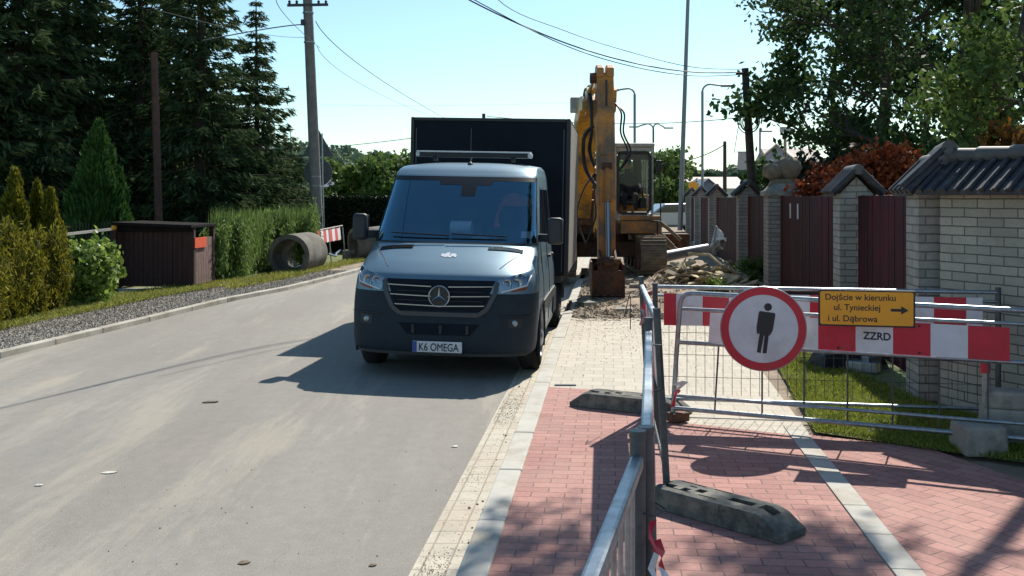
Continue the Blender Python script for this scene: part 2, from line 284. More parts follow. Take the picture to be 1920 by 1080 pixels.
# asphalt gets wheel tracks, sand and aggregate
def asphalt_nodes():
    m = M['asphalt']; t = m.node_tree; b = t.nodes['Principled BSDF']; tc = t.nodes.new('ShaderNodeTexCoord')
    def nz(sc, sx, sy, det=6, rg=0.6):
        mp = t.nodes.new('ShaderNodeMapping'); mp.inputs['Scale'].default_value = (sx, sy, 1); t.links.new(tc.outputs['Object'], mp.inputs[0])
        n = t.nodes.new('ShaderNodeTexNoise'); n.inputs['Scale'].default_value = sc; n.inputs['Detail'].default_value = det; n.inputs['Roughness'].default_value = rg; t.links.new(mp.outputs[0], n.inputs['Vector']); return n.outputs['Fac']
    def mr(f, a, bb, c=0, d=1):
        r = t.nodes.new('ShaderNodeMapRange'); [setattr(r.inputs[i + 1], 'default_value', v) for i, v in enumerate((a, bb, c, d))]; t.links.new(f, r.inputs[0]); return r.outputs[0]
    def mx(f, a, bb, mode='MIX'):
        x = t.nodes.new('ShaderNodeMix'); x.data_type = 'RGBA'; x.blend_type = mode
        t.links.new(f, x.inputs[0]) if not isinstance(f, float) else setattr(x.inputs[0], 'default_value', f)
        for i, v in ((6, a), (7, bb)):
            if isinstance(v, tuple): x.inputs[i].default_value = (*v, 1)
            else: t.links.new(v, x.inputs[i])
        return x.outputs[2]
    c = mx(mr(nz(150, 1, 1, 4, 0.8), 0.3, 0.7), (0.125, 0.115, 0.10), (0.375, 0.345, 0.30))
    c = mx(mr(nz(30, 1, 1, 4, 0.8), 0.56, 0.72, 0, 0.45), c, (0.34, 0.315, 0.275))
    c = mx(mr(nz(1.0, 1.1, 0.09, 12, 0.72), 0.44, 0.66, 0, 0.38), c, (0.35, 0.34, 0.31))      # dusty streaks along the road
    c = mx(mr(nz(0.9, 1.0, 0.25, 12, 0.8), 0.54, 0.68, 0, 0.45), c, (0.43, 0.345, 0.255))   # spilled sand
    c = mx(mr(nz(0.45, 1, 0.4, 4), 0.35, 0.62, 0.35, 0), c, (0.16, 0.148, 0.132))
    c = mx(mr(nz(3.2, 1, 0.35, 12, 0.85), 0.60, 0.72, 0, 0.6), c, (0.47, 0.43, 0.36))
    c = mx(mr(nz(9, 1, .8, 8, 0.75), 0.3, 0.7, 0.0, 0.42), c, (0.145, 0.134, 0.118))
    c = mx(mr(nz(1.6, 1.0, 0.12, 10, 0.7), 0.52, 0.62, 0, 0.35), c, (0.43, 0.375, 0.29))
    t.links.new(c, b.inputs['Base Color'])
    bp = t.nodes.new('ShaderNodeBump'); bp.inputs['Distance'].default_value = 0.003; t.links.new(nz(110, 1, 1, 3), bp.inputs['Height']); t.links.new(bp.outputs[0], b.inputs['Normal'])
asphalt_nodes()
def text_mesh(name, body, size, mt, parent, M4, depth=0.001, bold=0.0, sx=1.0, align='LEFT'):
    cu = bpy.data.curves.new(name, 'FONT'); cu.body = body; cu.size = size; cu.extrude = depth; cu.align_x = align
    o = bpy.data.objects.new(name + '_tmp', cu); COL.objects.link(o); bpy.context.view_layer.update()
    me = bpy.data.meshes.new_from_object(o.evaluated_get(bpy.context.evaluated_depsgraph_get())); bpy.data.objects.remove(o); bpy.data.curves.remove(cu)
    if bold > 0:
        vs = [tuple(v.co) for v in me.vertices]; fs = [tuple(p.vertices) for p in me.polygons]; n0 = len(vs); V2, F2 = [], []
        for k, (ox_, oy_) in enumerate(((-bold, 0), (bold, 0), (0, bold), (0, -bold))): V2 += [(x + ox_, y + oy_, z + k * 1e-5) for x, y, z in vs]; F2 += [tuple(i + k * n0 for i in f) for f in fs]
        me.clear_geometry(); me.from_pydata(V2, [], F2)
    me.materials.clear(); me.transform(M4 @ Matrix.Scale(sx, 4, (1, 0, 0))); me.name = name
    return link(name, me, mt, parent)
def face_frame(origin, xdir, up=(0, 0, 1)):      # local x along xdir, local y up, local z out of the face
    x = Vector(xdir).normalized(); y = Vector(up); y = (y - x * y.dot(x)).normalized(); z = x.cross(y)
    m = Matrix((x, y, z)).transposed().to_4x4(); m.translation = Vector(origin); return m
# leaf cards: c centres (n,3), a long axis (n,3), l length, wd width
def cards(name, c, a, l, wd, mt, parent=None, seed=0, bend=0.0):
    rng = np.random.default_rng(seed + 7777); n = len(c); a = a / (np.linalg.norm(a, axis=1, keepdims=True) + 1e-9)
    r = rng.normal(size=(n, 3)); b = np.cross(a, r); b /= (np.linalg.norm(b, axis=1, keepdims=True) + 1e-9)
    l = np.broadcast_to(np.asarray(l, float), (n,))[:, None] * rng.uniform(0.7, 1.25, (n, 1)); wd = np.broadcast_to(np.asarray(wd, float), (n,))[:, None] * rng.uniform(0.75, 1.2, (n, 1))
    v = np.stack([c - a * l / 2, c + b * wd / 2, c + a * l / 2, c - b * wd / 2], 1).reshape(-1, 3)
    me = bpy.data.meshes.new(name); me.vertices.add(4 * n); me.vertices.foreach_set('co', v.astype(np.float32).ravel())
    me.loops.add(4 * n); me.loops.foreach_set('vertex_index', np.arange(4 * n, dtype=np.int32))
    me.polygons.add(n); me.polygons.foreach_set('loop_start', np.arange(0, 4 * n, 4, dtype=np.int32)); me.update(calc_edges=True)
    return link(name, me, mt, parent)
# ============================================================ setting
def sheet(name, pts, mt, z, sub=1):
    b = MB(); b.poly([(p[0], p[1], z) for p in pts]); o = b.build(name, mt); tag(o, kind='structure'); return o
sheet('ground', [(-900, -60), (900, -60), (900, 2200), (-900, 2200)], M['soil_grass'], -0.32)
# left kerb line (road level -0.05)
LK = [(-600, 757), (0, 664), (193, 618), (281, 597), (427, 561), (538, 540), (588, 528), (663, 509)]
LKP = [G(x, y, -0.02) for x, y in LK]
d0 = (LKP[1] - LKP[0]).normalized(); LKP = [LKP[1] - Vector((0.12, 1, 0)) * 25] + LKP[1:]
LKP.append(LKP[-1] + Vector((0.125, 1, 0)) * 90)
ZL, ZR = -0.07, -0.16
# road sheet with crossfall
b = MB(); rows = []
def lk_at(Y):
    for a, c in zip(LKP, LKP[1:]):
        if a.y <= Y <= c.y: return a.x + (c.x - a.x) * (Y - a.y) / (c.y - a.y)
    return LKP[-1].x + (Y - LKP[-1].y) * 0.125
for Y in list(np.arange(-12, 40, 1.0)) + list(range(40, 116, 5)):
    xr = RP(Y, -0.44).x; xl = lk_at(Y); row = []
    for k in range(9):
        f = k / 8; row.append((xl + (xr - xl) * f, Y, ZL + (ZR - ZL) * f + 0.03 * math.sin(f * math.pi)))
    rows.append(row)
b.grid(rows); ROAD = b.build('road', M['asphalt'], smooth=60); tag(ROAD, kind='structure')
# gutter, kerb, pavements, in a frame turned with the road
FR = Matrix.Translation((-0.572, 0, 0)) @ Matrix.Rotation(-RD, 4, 'Z')
def framed(b, name, mt, smooth=None, bevel=0.0, lab=None):
    o = b.build(name, mt, smooth=smooth, bevel=bevel); o.matrix_world = FR; tag(o, kind='structure'); return o
def loc(p):   # world xy to road-frame xy
    return FR.inverted() @ Vector((p[0], p[1], 0))
b = MB(); b.add([(-0.45, -12, -0.158), (-0.15, -12, -0.148), (-0.15, 115, -0.148), (-0.45, 115, -0.158)], [(0, 1, 2, 3)])
b.box((-0.44, 51, -0.25), (0.02, 126, 0.18)); framed(b, 'gutter', M['gutter'])
b = MB(); s = 5.52 - 1.03 * 17
rng = random.Random(4)
while s < 112:
    if not (21.5 < s < 25): b.box((-0.075 + rng.uniform(-.003, .003), s + 0.515, -0.075 + rng.uniform(-.003, .003)), (0.15, 1.022, 0.17))
    s += 1.03
framed(b, 'kerb', M['kerb'], bevel=0.012)
# red / cream pavement, grass edge
bl = [loc(p) for p in (G(1027, 725), G(1190, 735), G(1262, 790), G(1535, 815))]
GX = loc(G(1530, 812)).x
def pave(name, pts, mt, z):
    b = MB(); b.poly([(p[0], p[1], z) for p in pts]); return framed(b, name, mt)
pave('pavement', [(0, -12), (GX - 0.21, -12), (GX - 0.21, bl[3].y), (bl[2].x, bl[2].y), (bl[1].x, bl[1].y), (0.0, bl[0].y)], M['paver_red'], -0.002)
pave('pavement_slope', [(GX - 0.06, -12), (9.0, -12), (9.0, 2.0), (3.6, 5.5), (GX + 0.7, loc(G(1700, 838)).y), (GX - 0.06, bl[3].y)], M['paver_red2'], -0.0025)
b = MB(); y = -12
while y < bl[3].y + 0.02:
    b.box((GX - 0.135, y + 0.25, -0.06), (0.14, 0.494, 0.13)); y += 0.5
framed(b, 'edging', M['kerb'], bevel=0.004)
pave('footpath', [(0, bl[0].y), (bl[1].x, bl[1].y), (bl[2].x, bl[2].y), (GX - 0.21, bl[3].y), (GX - 0.05, bl[3].y + 0.05), (GX + 0.1, 15.5), (0, 14.9)], M['paver_cream'], -0.004)
# dirt under the digger
b = MB(); rows = []; rng = np.random.default_rng(3)
for i in range(60):
    y = 14.6 + i * 0.45; row = []
    for j in range(26):
        x = -0.0 + j * 0.24; e = min(1, i / 5, (25 - j) / 3 + .2, j / 2 + .0)
        row.append((x, y, 0.002 + max(0, rng.normal(0.028, 0.03)) * e - (0.02 if i == 0 else 0)))
    rows.append(row)
b.grid(rows); framed(b, 'dirt', M['dirt'], smooth=80)
sheet('yard', [RP(-12, 0.03)[:2], RP(-12, 80)[:2], RP(112, 120)[:2], RP(112, 0.03)[:2]], M['dirt'], -0.03)
sheet('lawn', [G(1530, 811)[:2], G(1700, 836)[:2], G(1900, 866)[:2], (4.4, 6.2), (5.2, 9.2), RP(20, 2.9)[:2], RP(15, 2.75)[:2], G(1456, 684)[:2]], M['soil_grass'], 0.003)
# left verge
def offs(pts, d):
    out = []
    for i, p in enumerate(pts):
        a = pts[max(0, i - 1)]; c = pts[min(len(pts) - 1, i + 1)]; t = (c - a).normalized(); out.append(Vector((p.x - t.y * d, p.y + t.x * d, 0)))
    return out
b = MB(); L0, L1 = LKP, offs(LKP, 0.12)
for i in range(len(LKP) - 1):
    a, c = L0[i], L0[i + 1]; n = max(1, int((c - a).length / 1.0))
    for k in range(n):
        p = a.lerp(c, (k + .004) / n); q = a.lerp(c, (k + .996) / n); p1 = L1[i].lerp(L1[i + 1], (k + .004) / n); q1 = L1[i].lerp(L1[i + 1], (k + .996) / n)
        z1 = 0.004; b.add([(p.x, p.y, -.2), (q.x, q.y, -.2), (q1.x, q1.y, -.2), (p1.x, p1.y, -.2), (p.x, p.y, z1), (q.x, q.y, z1), (q1.x, q1.y, z1), (p1.x, p1.y, z1)], [(0, 3, 2, 1), (4, 5, 6, 7), (0, 1, 5, 4), (1, 2, 6, 5), (2, 3, 7, 6), (3, 0, 4, 7)])
tag(b.build('kerb', M['kerb_old'], bevel=0.01), kind='structure')
def strip(name, d1, d2, mt, z):
    A, B = offs(LKP, d1), offs(LKP, d2) if not callable(d2) else [offs(LKP, d2(i))[i] for i in range(len(LKP))]
    b = MB(); b.grid([[(a.x, a.y, z), (c.x, c.y, z)] for a, c in zip(A, B)]); return tag(b.build(name, mt), kind='structure')
strip('verge', 0.12, 200, M['soil_grass'], -0.03)
strip('gravel_shoulder', 0.12, 1.25, M['gravel'], -0.004)
dirtp = [G(x, y) for x, y in ((215, 560), (225, 545), (330, 540), (400, 535), (560, 518), (700, 492), (690, 483), (560, 505), (400, 528), (330, 531), (225, 537))]
b = MB(); b.poly([(G(x, y).x, G(x, y).y, 0.001) for x, y in ((222, 556), (370, 544), (372, 536), (222, 541))]); tag(b.build('driveway', M['kerb']), kind='structure')
b = MB(); b.poly([(G(x, y).x, G(x, y).y, 0.001) for x, y in ((395, 553), (427, 545), (560, 521), (690, 497), (700, 489), (560, 510), (440, 529), (395, 539))]); tag(b.build('dirt_track', M['dirt']), kind='structure')
# grass blades (uncountable)
def blades(name, pts, h, wd, mt, seed, lean=0.35):
    rng = np.random.default_rng(seed); n = len(pts); a = np.stack([rng.normal(0, lean, n), rng.normal(0, lean, n), np.ones(n)], 1)
    hh = h * rng.uniform(0.5, 1.3, n); c = pts + a * (hh[:, None] / 2); o = cards(name, c, a, hh, wd, mt, seed=seed); return tag(o, kind='stuff')
def inpoly(poly, n, seed, dens=None):
    rng = np.random.default_rng(seed); P_ = np.array([(p[0], p[1]) for p in poly]); lo, hi = P_.min(0), P_.max(0); out = []
    while len(out) < n:
        q = rng.uniform(lo, hi, (n, 2)); ins = np.zeros(n, bool); j = len(P_) - 1
        for i in range(len(P_)):
            c1 = (P_[i, 1] > q[:, 1]) != (P_[j, 1] > q[:, 1]); x = (P_[j, 0] - P_[i, 0]) * (q[:, 1] - P_[i, 1]) / (P_[j, 1] - P_[i, 1] + 1e-12) + P_[i, 0]; ins ^= c1 & (q[:, 0] < x); j = i
        if dens is not None: ins &= rng.uniform(0, 1, n) < dens(q)
        out += list(q[ins])
    out = np.array(out[:n]); return np.concatenate([out, np.zeros((n, 1))], 1)
def patchy(q):
    return np.clip(0.75 + 0.5 * np.sin(q[:, 0] * 3.1 + 1.3 * np.sin(q[:, 1] * 2.3)) * np.sin(q[:, 1] * 2.7 + q[:, 0]), 0.12, 1)
LAWN = [G(1532, 813), G(1700, 838), G(1900, 868), Vector((3.95, 6.8, 0)), Vector((3.5, 8.7, 0)), RP(12, 2.7), RP(14.5, 2.7), G(1458, 686)]
blades('grass', inpoly(LAWN, 42000, 5, lambda q: patchy(q) * patchy(q * 3.3 + 5) ** .6), 0.055, 0.007, M['grass'], 6, 0.7)
va, vb = offs(LKP, 1.2), offs(LKP, 2.1)
VG = [(p.x, p.y) for p in va[1:7]] + [(p.x, p.y) for p in reversed(vb[1:7])]
blades('verge_grass', inpoly(VG, 26000, 8, patchy), 0.09, 0.012, M['verge'], 9, 0.8)
VG2 = [G(x, y)[:2] for x, y in ((430, 545), (560, 520), (690, 490), (690, 484), (560, 508), (420, 536))]
blades('verge_grass', inpoly(VG2, 7000, 10, patchy), 0.11, 0.014, M['verge'], 11, 0.6)
def road_z0(x, y):
    xl, xr = lk_at(y), RP(y, -0.44).x; f = min(1, max(0, (x - xl) / (xr - xl))); return ZL + (ZR - ZL) * f + 0.03 * math.sin(f * math.pi)
def pebbles(name, pts, smin, smax, mt, lab, seed):
    rng = np.random.default_rng(seed); n = len(pts); s = rng.uniform(smin, smax, (n, 1, 1)); base = np.array([[1, 0, 0], [0, 1, 0], [-1, 0, 0], [0, -1, 0], [0, 0, .7], [0, 0, -.4]], float)
    v = base[None] * s * rng.uniform(.5, 1.2, (n, 6, 1)); th = rng.uniform(0, 6.28, n); c, s_ = np.cos(th)[:, None], np.sin(th)[:, None]; x = v[:, :, 0] * c - v[:, :, 1] * s_; y = v[:, :, 0] * s_ + v[:, :, 1] * c; v = np.stack([x, y, v[:, :, 2]], 2) + pts[:, None, :]
    f = np.array([[0, 1, 4], [1, 2, 4], [2, 3, 4], [3, 0, 4]]); F = (f[None] + (np.arange(n) * 6)[:, None, None]).reshape(-1, 3); me = bpy.data.meshes.new(name); me.from_pydata(v.reshape(-1, 3).tolist(), [], F.tolist()); o = link(name, me, mt); return tag(o, lab, 'gravel', kind='stuff')
M['pebble'] = leaf_mat('grey_pebble', (.12, .105, .085), (.40, .36, .30), 0.0, .9)
M['pebble_tan'] = leaf_mat('tan_pebble', (.16, .12, .08), (.50, .43, .33), 0.0, .9)
ga, gb_ = offs(LKP, .13), offs(LKP, 1.3); GG = [(p.x, p.y) for p in ga[1:8]] + [(p.x, p.y) for p in reversed(gb_[1:8])]
pebbles('gravel_stones', inpoly(GG, 15000, 90), .008, .03, M['pebble'], 'loose grey gravel along the left kerb', 91)
gq = inpoly([RP(5, -.43)[:2], RP(11, -.43)[:2], RP(11, -.16)[:2], RP(5, -.16)[:2]], 2600, 92, lambda q: np.clip(.25 + 1.0 * np.sin(q[:, 1] * 2.1 + 1) * np.sin(q[:, 1] * .9), .05, 1)); gq[:, 2] = -.152
pebbles('gutter_grit', gq, .002, .006, M['pebble_tan'], 'fine sand and grit gathered in the gutter', 93)
gq = inpoly([RP(14.5, .02)[:2], RP(22, .02)[:2], RP(22, 4.5)[:2], RP(15.2, 4)[:2]], 7000, 94); gq[:, 2] = .03
pebbles('rubble_grit', gq, .01, .045, M['pebble_tan'], 'stony rubble strewn over the dug up ground', 95)
gq = inpoly([RP(9.5, .05)[:2], RP(15, .05)[:2], RP(15, 2.4)[:2], RP(9.5, 2.4)[:2]], 1300, 96, lambda q: np.clip((q[:, 1] - 9) / 6, .03, 1) ** 2); gq[:, 2] = -.002
pebbles('footpath_grit', gq, .003, .011, M['pebble_tan'], 'scattered grit on the cream footpath', 97)
gq = inpoly([(-6, 4), (0, 4), (.3, 12), (-5.5, 24), (-6, 12)], 1500, 98); gq[:, 2] = [road_z0(x, y) for x, y in gq[:, :2]]
pebbles('road_grit', gq, .002, .006, M['pebble_tan'], 'fine grit scattered over the asphalt', 99)
# ============================================================ road litter
def road_z(x, y):
    xl, xr = lk_at(y), RP(y, -0.44).x; f = min(1, max(0, (x - xl) / (xr - xl))); return ZL + (ZR - ZL) * f + 0.03 * math.sin(f * math.pi)
def GR(px, py):
    z = -.08
    for _ in range(6): p = G(px, py, z); z = road_z(p.x, p.y)
    return G(px, py, z)
def litter(px, py, L, wd, mt, lab, cat, name, z=-0.1, rz=0.3, h=0.005):
    p = GR(px, py); b = MB(); n = 7; rg = random.Random(px)
    ring = [(math.cos(i / n * 6.283) * L / 2 * rg.uniform(.7, 1.1), math.sin(i / n * 6.283) * wd / 2 * rg.uniform(.6, 1.2)) for i in range(n)]
    b.add([(x, y, h * rg.uniform(.8, 1.8)) for x, y in ring] + [(x, y, 0.002) for x, y in ring] + [(0, 0, h * 2.2)], [(i, (i + 1) % n, 2 * n) for i in range(n)] + [(i, n + i, n + (i + 1) % n, (i + 1) % n) for i in range(n)])
    o = b.build(name, mt); o.location = p; o.rotation_euler = (0, 0, rz); tag(o, lab, cat); return o
dm = mat('dry_leaf', (0.16, 0.12, 0.08), 0.9, vary=0.3); pm = mat('pale_scrap', (0.62, 0.58, 0.5), 0.8)
litter(392, 755, 0.17, 0.05, dm, 'curled dark leaf on the asphalt left of the van shadow', 'leaf', 'dry_leaf', -0.075, 0.2, 0.008)
litter(205, 887, 0.12, 0.05, pm, 'pale scrap of paper lying on the left lane', 'litter', 'paper_scrap', -0.07)
litter(73, 911, 0.06, 0.04, pm, 'tiny white scrap near the left edge of the photo', 'litter', 'paper_scrap', -0.07)
litter(457, 1056, 0.07, 0.05, dm, 'small brown leaf at the bottom of the lane, left one', 'leaf', 'dry_leaf', -0.08)
litter(852, 838, 0.06, 0.04, pm, 'pale chip on the asphalt just left of the gutter', 'litter', 'stone_chip', -0.12)
litter(698, 1061, 0.045, 0.035, dm, 'small brown leaf at the bottom of the lane, right one', 'leaf', 'dry_leaf', -0.1)
rg = random.Random(9)
for k in range(26):
    px = rg.uniform(120, 880); py = rg.uniform(770, 1070)
    if 500 < px < 1010 and py < 745: continue
    o = litter(px + k * .01, py, rg.uniform(.006, .014), rg.uniform(.005, .011), rg.choice([dm, pm]), 'small grit crumb scattered on the sunlit asphalt', 'grit', 'grit_crumb', -0.085, rg.uniform(0, 3), 0.003); o['group'] = 'grit crumbs on the asphalt'
for k in range(46):
    t = -0.16 - abs(rg.gauss(0, .09)); s = rg.uniform(4.8, 11)
    if s > 10.3: continue
    p = RP(s, t, -0.151); b = MB(); r_ = rg.uniform(.004, .012)
    b.lathe([(0, -r_ * .5), (r_, 0), (r_ * .6, r_ * .7), (0, r_)], n=6); o = b.build('stone_chip', rg.choice([dm, M['concrete'], M['dirt']])); o.location = p; tag(o, 'little stone chip lying in the sandy gutter', 'stone', 'stone chips in the gutter')
# drain slot at red/cream border
b = MB(); b.box((0, 0, 0.003), (0.2, 0.05, 0.006)); o = b.build('metal_strip', M['galv_dark']); o.location = G(1060, 722); tag(o, 'small dark metal strip set where red paving meets cream', 'metal strip')
# ============================================================ van
VAN = empty('van', (-0.775, 10.52, -0.155), -RD * 1.02, 'dark blue grey delivery van with black box body parked against the kerb', 'van')
VAN.rotation_euler = (0, R(1.15), -RD * 1.05)
ST = [  # y, z, half width, setback, exponent, side drop
    (0.16, 0.255, 0.86, 0.50, 3.0, 0), (0.05, 0.265, 0.93, 0.50, 3.0, 0), (0.015, 0.31, 0.975, 0.52, 3.2, 0), (0.0, 0.40, 0.99, 0.52, 3.2, 0), (0.0, 0.56, 0.995, 0.52, 3.2, 0),
    (0.015, 0.66, 1.0, 0.52, 3.2, 0), (0.025, 0.78, 1.0, 0.52, 3.2, 0), (0.04, 0.92, 0.995, 0.54, 3.2, 0), (0.06, 1.04, 0.985, 0.56, 3.2, 0), (0.10, 1.10, 0.975, 0.56, 3.2, 0.0),
    (0.19, 1.155, 0.97, 0.54, 3.2, 0.01), (0.33, 1.225, 0.96, 0.50, 3.1, 0.02), (0.52, 1.300, 0.955, 0.44, 3.0, 0.03), (0.70, 1.365, 0.95, 0.40, 2.9, 0.03), (0.79, 1.395, 0.945, 0.36, 2.8, 0.02),
    (0.82, 1.415, 0.94, 0.34, 2.8, 0), (1.01, 1.60, 0.925, 0.31, 2.9, 0), (1.21, 1.80, 0.905, 0.29, 3.0, 0), (1.41, 2.00, 0.885, 0.27, 3.1, 0), (1.58, 2.165, 0.87, 0.26, 3.3, 0),
    (1.63, 2.20, 0.865, 0.26, 3.4, 0.0), (1.72, 2.255, 0.85, 0.26, 3.6, 0.01), (1.90, 2.315, 0.835, 0.27, 4.0, 0.03), (2.35, 2.36, 0.81, 0.25, 4.0, 0.05), (3.34, 2.38, 0.80, 0.0, 4.0, 0.05)]
def se(f, n):      # superellipse plan: f in [-1,1] -> (x fraction, setback fraction)
    th = f * math.pi / 2; x = math.copysign(abs(math.sin(th)) ** (2 / n), f); return x, 1 - abs(math.cos(th)) ** (2 / n)
def subdiv(st, k=3):
    out = []
    for i in range(len(st) - 1):
        p0, p1, p2, p3 = st[max(i - 1, 0)], st[i], st[i + 1], st[min(i + 2, len(st) - 1)]
        for j in range(k):
            t = j / k; out.append(tuple(0.5 * ((2 * b) + (-a + c) * t * 1 + (2 * a - 5 * b + 4 * c - d) * t * t + (-a + 3 * b - 3 * c + d) * t ** 3) if False else b + (c - b) * t + 0.25 * (t * (1 - t)) * ((b - a) * (1 - t) - (d - c) * t) for a, b, c, d in zip(p0, p1, p2, p3)))
    out.append(st[-1]); return out
SS = subdiv(ST, 3)
NV = 40
def row_pts(st, off=0.0):
    yc, z, W, sb, n, dr = st; out = []
    for j in range(NV + 1):
        f = -1 + 2 * j / NV; x, s = se(f, n); out.append(((W + off) * x, yc + sb * s, z - dr * abs(x) ** 3))
    return out
rows = [row_pts(s) for s in SS]
WSA, WSB = 15 * 3, 19 * 3      # windscreen rows
def skipf(i, j): return WSA <= i < WSB and 3 <= j < NV - 3
b = MB(); b.grid(rows[21:], lambda i, j: skipf(i + 21, j))
bb_ = MB(); bb_.grid(rows[:22]); bpo = bb_.build('bumper', M['bumper'], VAN, smooth=32)
# side walls and rear
for sgn, je in ((-1, 0), (1, NV)):
    rr = []
    for s, r_ in zip(SS, rows):
        x, y, z = r_[je]; rr.append([(x, y + (3.34 - y) * k / 8, z) for k in range(9)])
    b.grid(rr[3:])
rear = [(r_[0][0], 3.34, r_[0][2]) for r_ in rows[3:]] + [(r_[NV][0], 3.34, r_[NV][2]) for r_ in reversed(rows[3:])]
b.poly(rear)
b.build('body', M['paint'], VAN, smooth=32)
def front(x, z, off=0.0):      # point on the nose at (x,z)
    for a, c in zip(SS, SS[1:]):
        if a[1] <= z <= c[1] and c[1] > a[1]:
            t = (z - a[1]) / (c[1] - a[1]); yc, W, sb, n = (a[k] + (c[k] - a[k]) * t for k in (0, 2, 3, 4)); q = min(0.9995, abs(x) / W)
            s = 1 - (1 - q ** n) ** (1 / n); return (x, yc + sb * s - off, z)
    return (x, 0, z)
def nose_patch(name, corners, mt, off, parent, nu=10, nv=4, thick=True):   # corners: bl, br, tr, tl in (x,z)
    bl_, br_, tr_, tl_ = [Vector(c) for c in corners]; rows_ = []
    for i in range(nv + 1):
        a = bl_.lerp(tl_, i / nv); c = br_.lerp(tr_, i / nv); rows_.append([front(*a.lerp(c, j / nu), off) for j in range(nu + 1)])
    b = MB(); b.grid(rows_)
    if thick:
        m_, n_ = nv + 1, nu + 1; e = rows_[0] + [r_[-1] for r_ in rows_[1:]] + rows_[-1][::-1][1:] + [r_[0] for r_ in rows_[::-1][1:-1]]
        for p, q in zip(e, e[1:] + e[:1]): b.poly([p, q, (q[0], q[1] + off + .004, q[2]), (p[0], p[1] + off + .004, p[2])])
    return b.build(name, mt, parent, smooth=40)
# lower bumper valance (dark), grille, intake
nose_patch('grille', [(-0.45, 0.735), (0.45, 0.735), (0.575, 1.055), (-0.575, 1.055)], M['box_black'], 0.006, VAN, 20, 6)
gf = MB()
def strip_on(b, pts, wd, off, hgt=None):
    for p, q in zip(pts, pts[1:]):
        a = Vector(front(p[0], p[1], off)); c = Vector(front(q[0], q[1], off)); b.beam(a, c, 0.02, wd, up=(0, 0, 1)) if abs(q[1] - p[1]) < abs(q[0] - p[0]) else b.beam(a, c, wd, 0.02, up=(0, 1, 0))
def lerp_pts(pts, k):
    out = []
    for p, q in zip(pts, pts[1:]): out += [(p[0] + (q[0] - p[0]) * i / k, p[1] + (q[1] - p[1]) * i / k) for i in range(k)]
    return out + [pts[-1]]
strip_on(gf, lerp_pts([(-0.60, 1.04), (-0.575, 0.92), (-0.50, 0.765), (-0.41, 0.70), (0.41, 0.70), (0.50, 0.765), (0.575, 0.92), (0.60, 1.04)], 4), 0.045, 0.012)
gf.build('grille_surround', mat('satin_trim', (0.05, 0.055, 0.062), 0.45, 0.2), VAN)
for zz, hw in ((0.985, 0.555), (0.885, 0.525), (0.785, 0.47)):
    for sg in ((-1, 1) if zz > .8 else (1,)):
        bb = MB(); strip_on(bb, lerp_pts([(sg * 0.09, zz), (sg * hw, zz + 0.012)] if zz > .8 else [(-hw, zz + .012), (0, zz), (hw, zz + .012)], 8), 0.010, 0.018)
        bb.build('grille_bar', M['chrome'], VAN)
gm = MB()
for zz in (0.935, 0.84): strip_on(gm, lerp_pts([(-0.45, zz), (0.45, zz)], 8), 0.006, 0.010)
gm.box((0, .05, .89), (.03, .02, .1)); gm.build('grille_mesh', M['black'], VAN)
SC = Vector(front(0, 0.885, 0.03))
star = MB(); star.tube([SC + Vector((math.cos(t) * 0.108, 0, math.sin(t) * 0.108)) for t in np.arange(0, 6.28, 0.2)], 0.008, 8, closed=True)
for k in range(3):
    a = math.pi / 2 + k * 2 * math.pi / 3; dr = Vector((math.cos(a), 0, math.sin(a))); pr = Vector((-dr.z, 0, dr.x))
    star.add([SC + pr * 0.017, SC + dr * 0.104, SC - pr * 0.017, SC + Vector((0, -0.012, 0)), SC - dr * 0.012 + Vector((0, 0.006, 0))], [(0, 1, 3), (1, 2, 3), (0, 3, 2), (0, 4, 1), (1, 4, 2)])
star.build('star_emblem', M['chrome'], VAN, smooth=30)
bk = MB(); bk.cyl(SC + Vector((0, 0.012, 0)), SC + Vector((0, 0.03, 0)), 0.112, n=28); bk.build('emblem_backing', M['black'], VAN)
nose_patch('air_intake', [(-0.33, 0.485), (0.33, 0.485), (0.43, 0.605), (-0.43, 0.605)], M['box_black'], 0.004, VAN, 14, 3)
for x in (-0.27, 0.02, 0.3): iv = MB(); iv.box((x, front(x, .54)[1] - 0.008, 0.545), (0.03, 0.012, 0.09)); iv.build('intake_rib', M['plastic'], VAN)
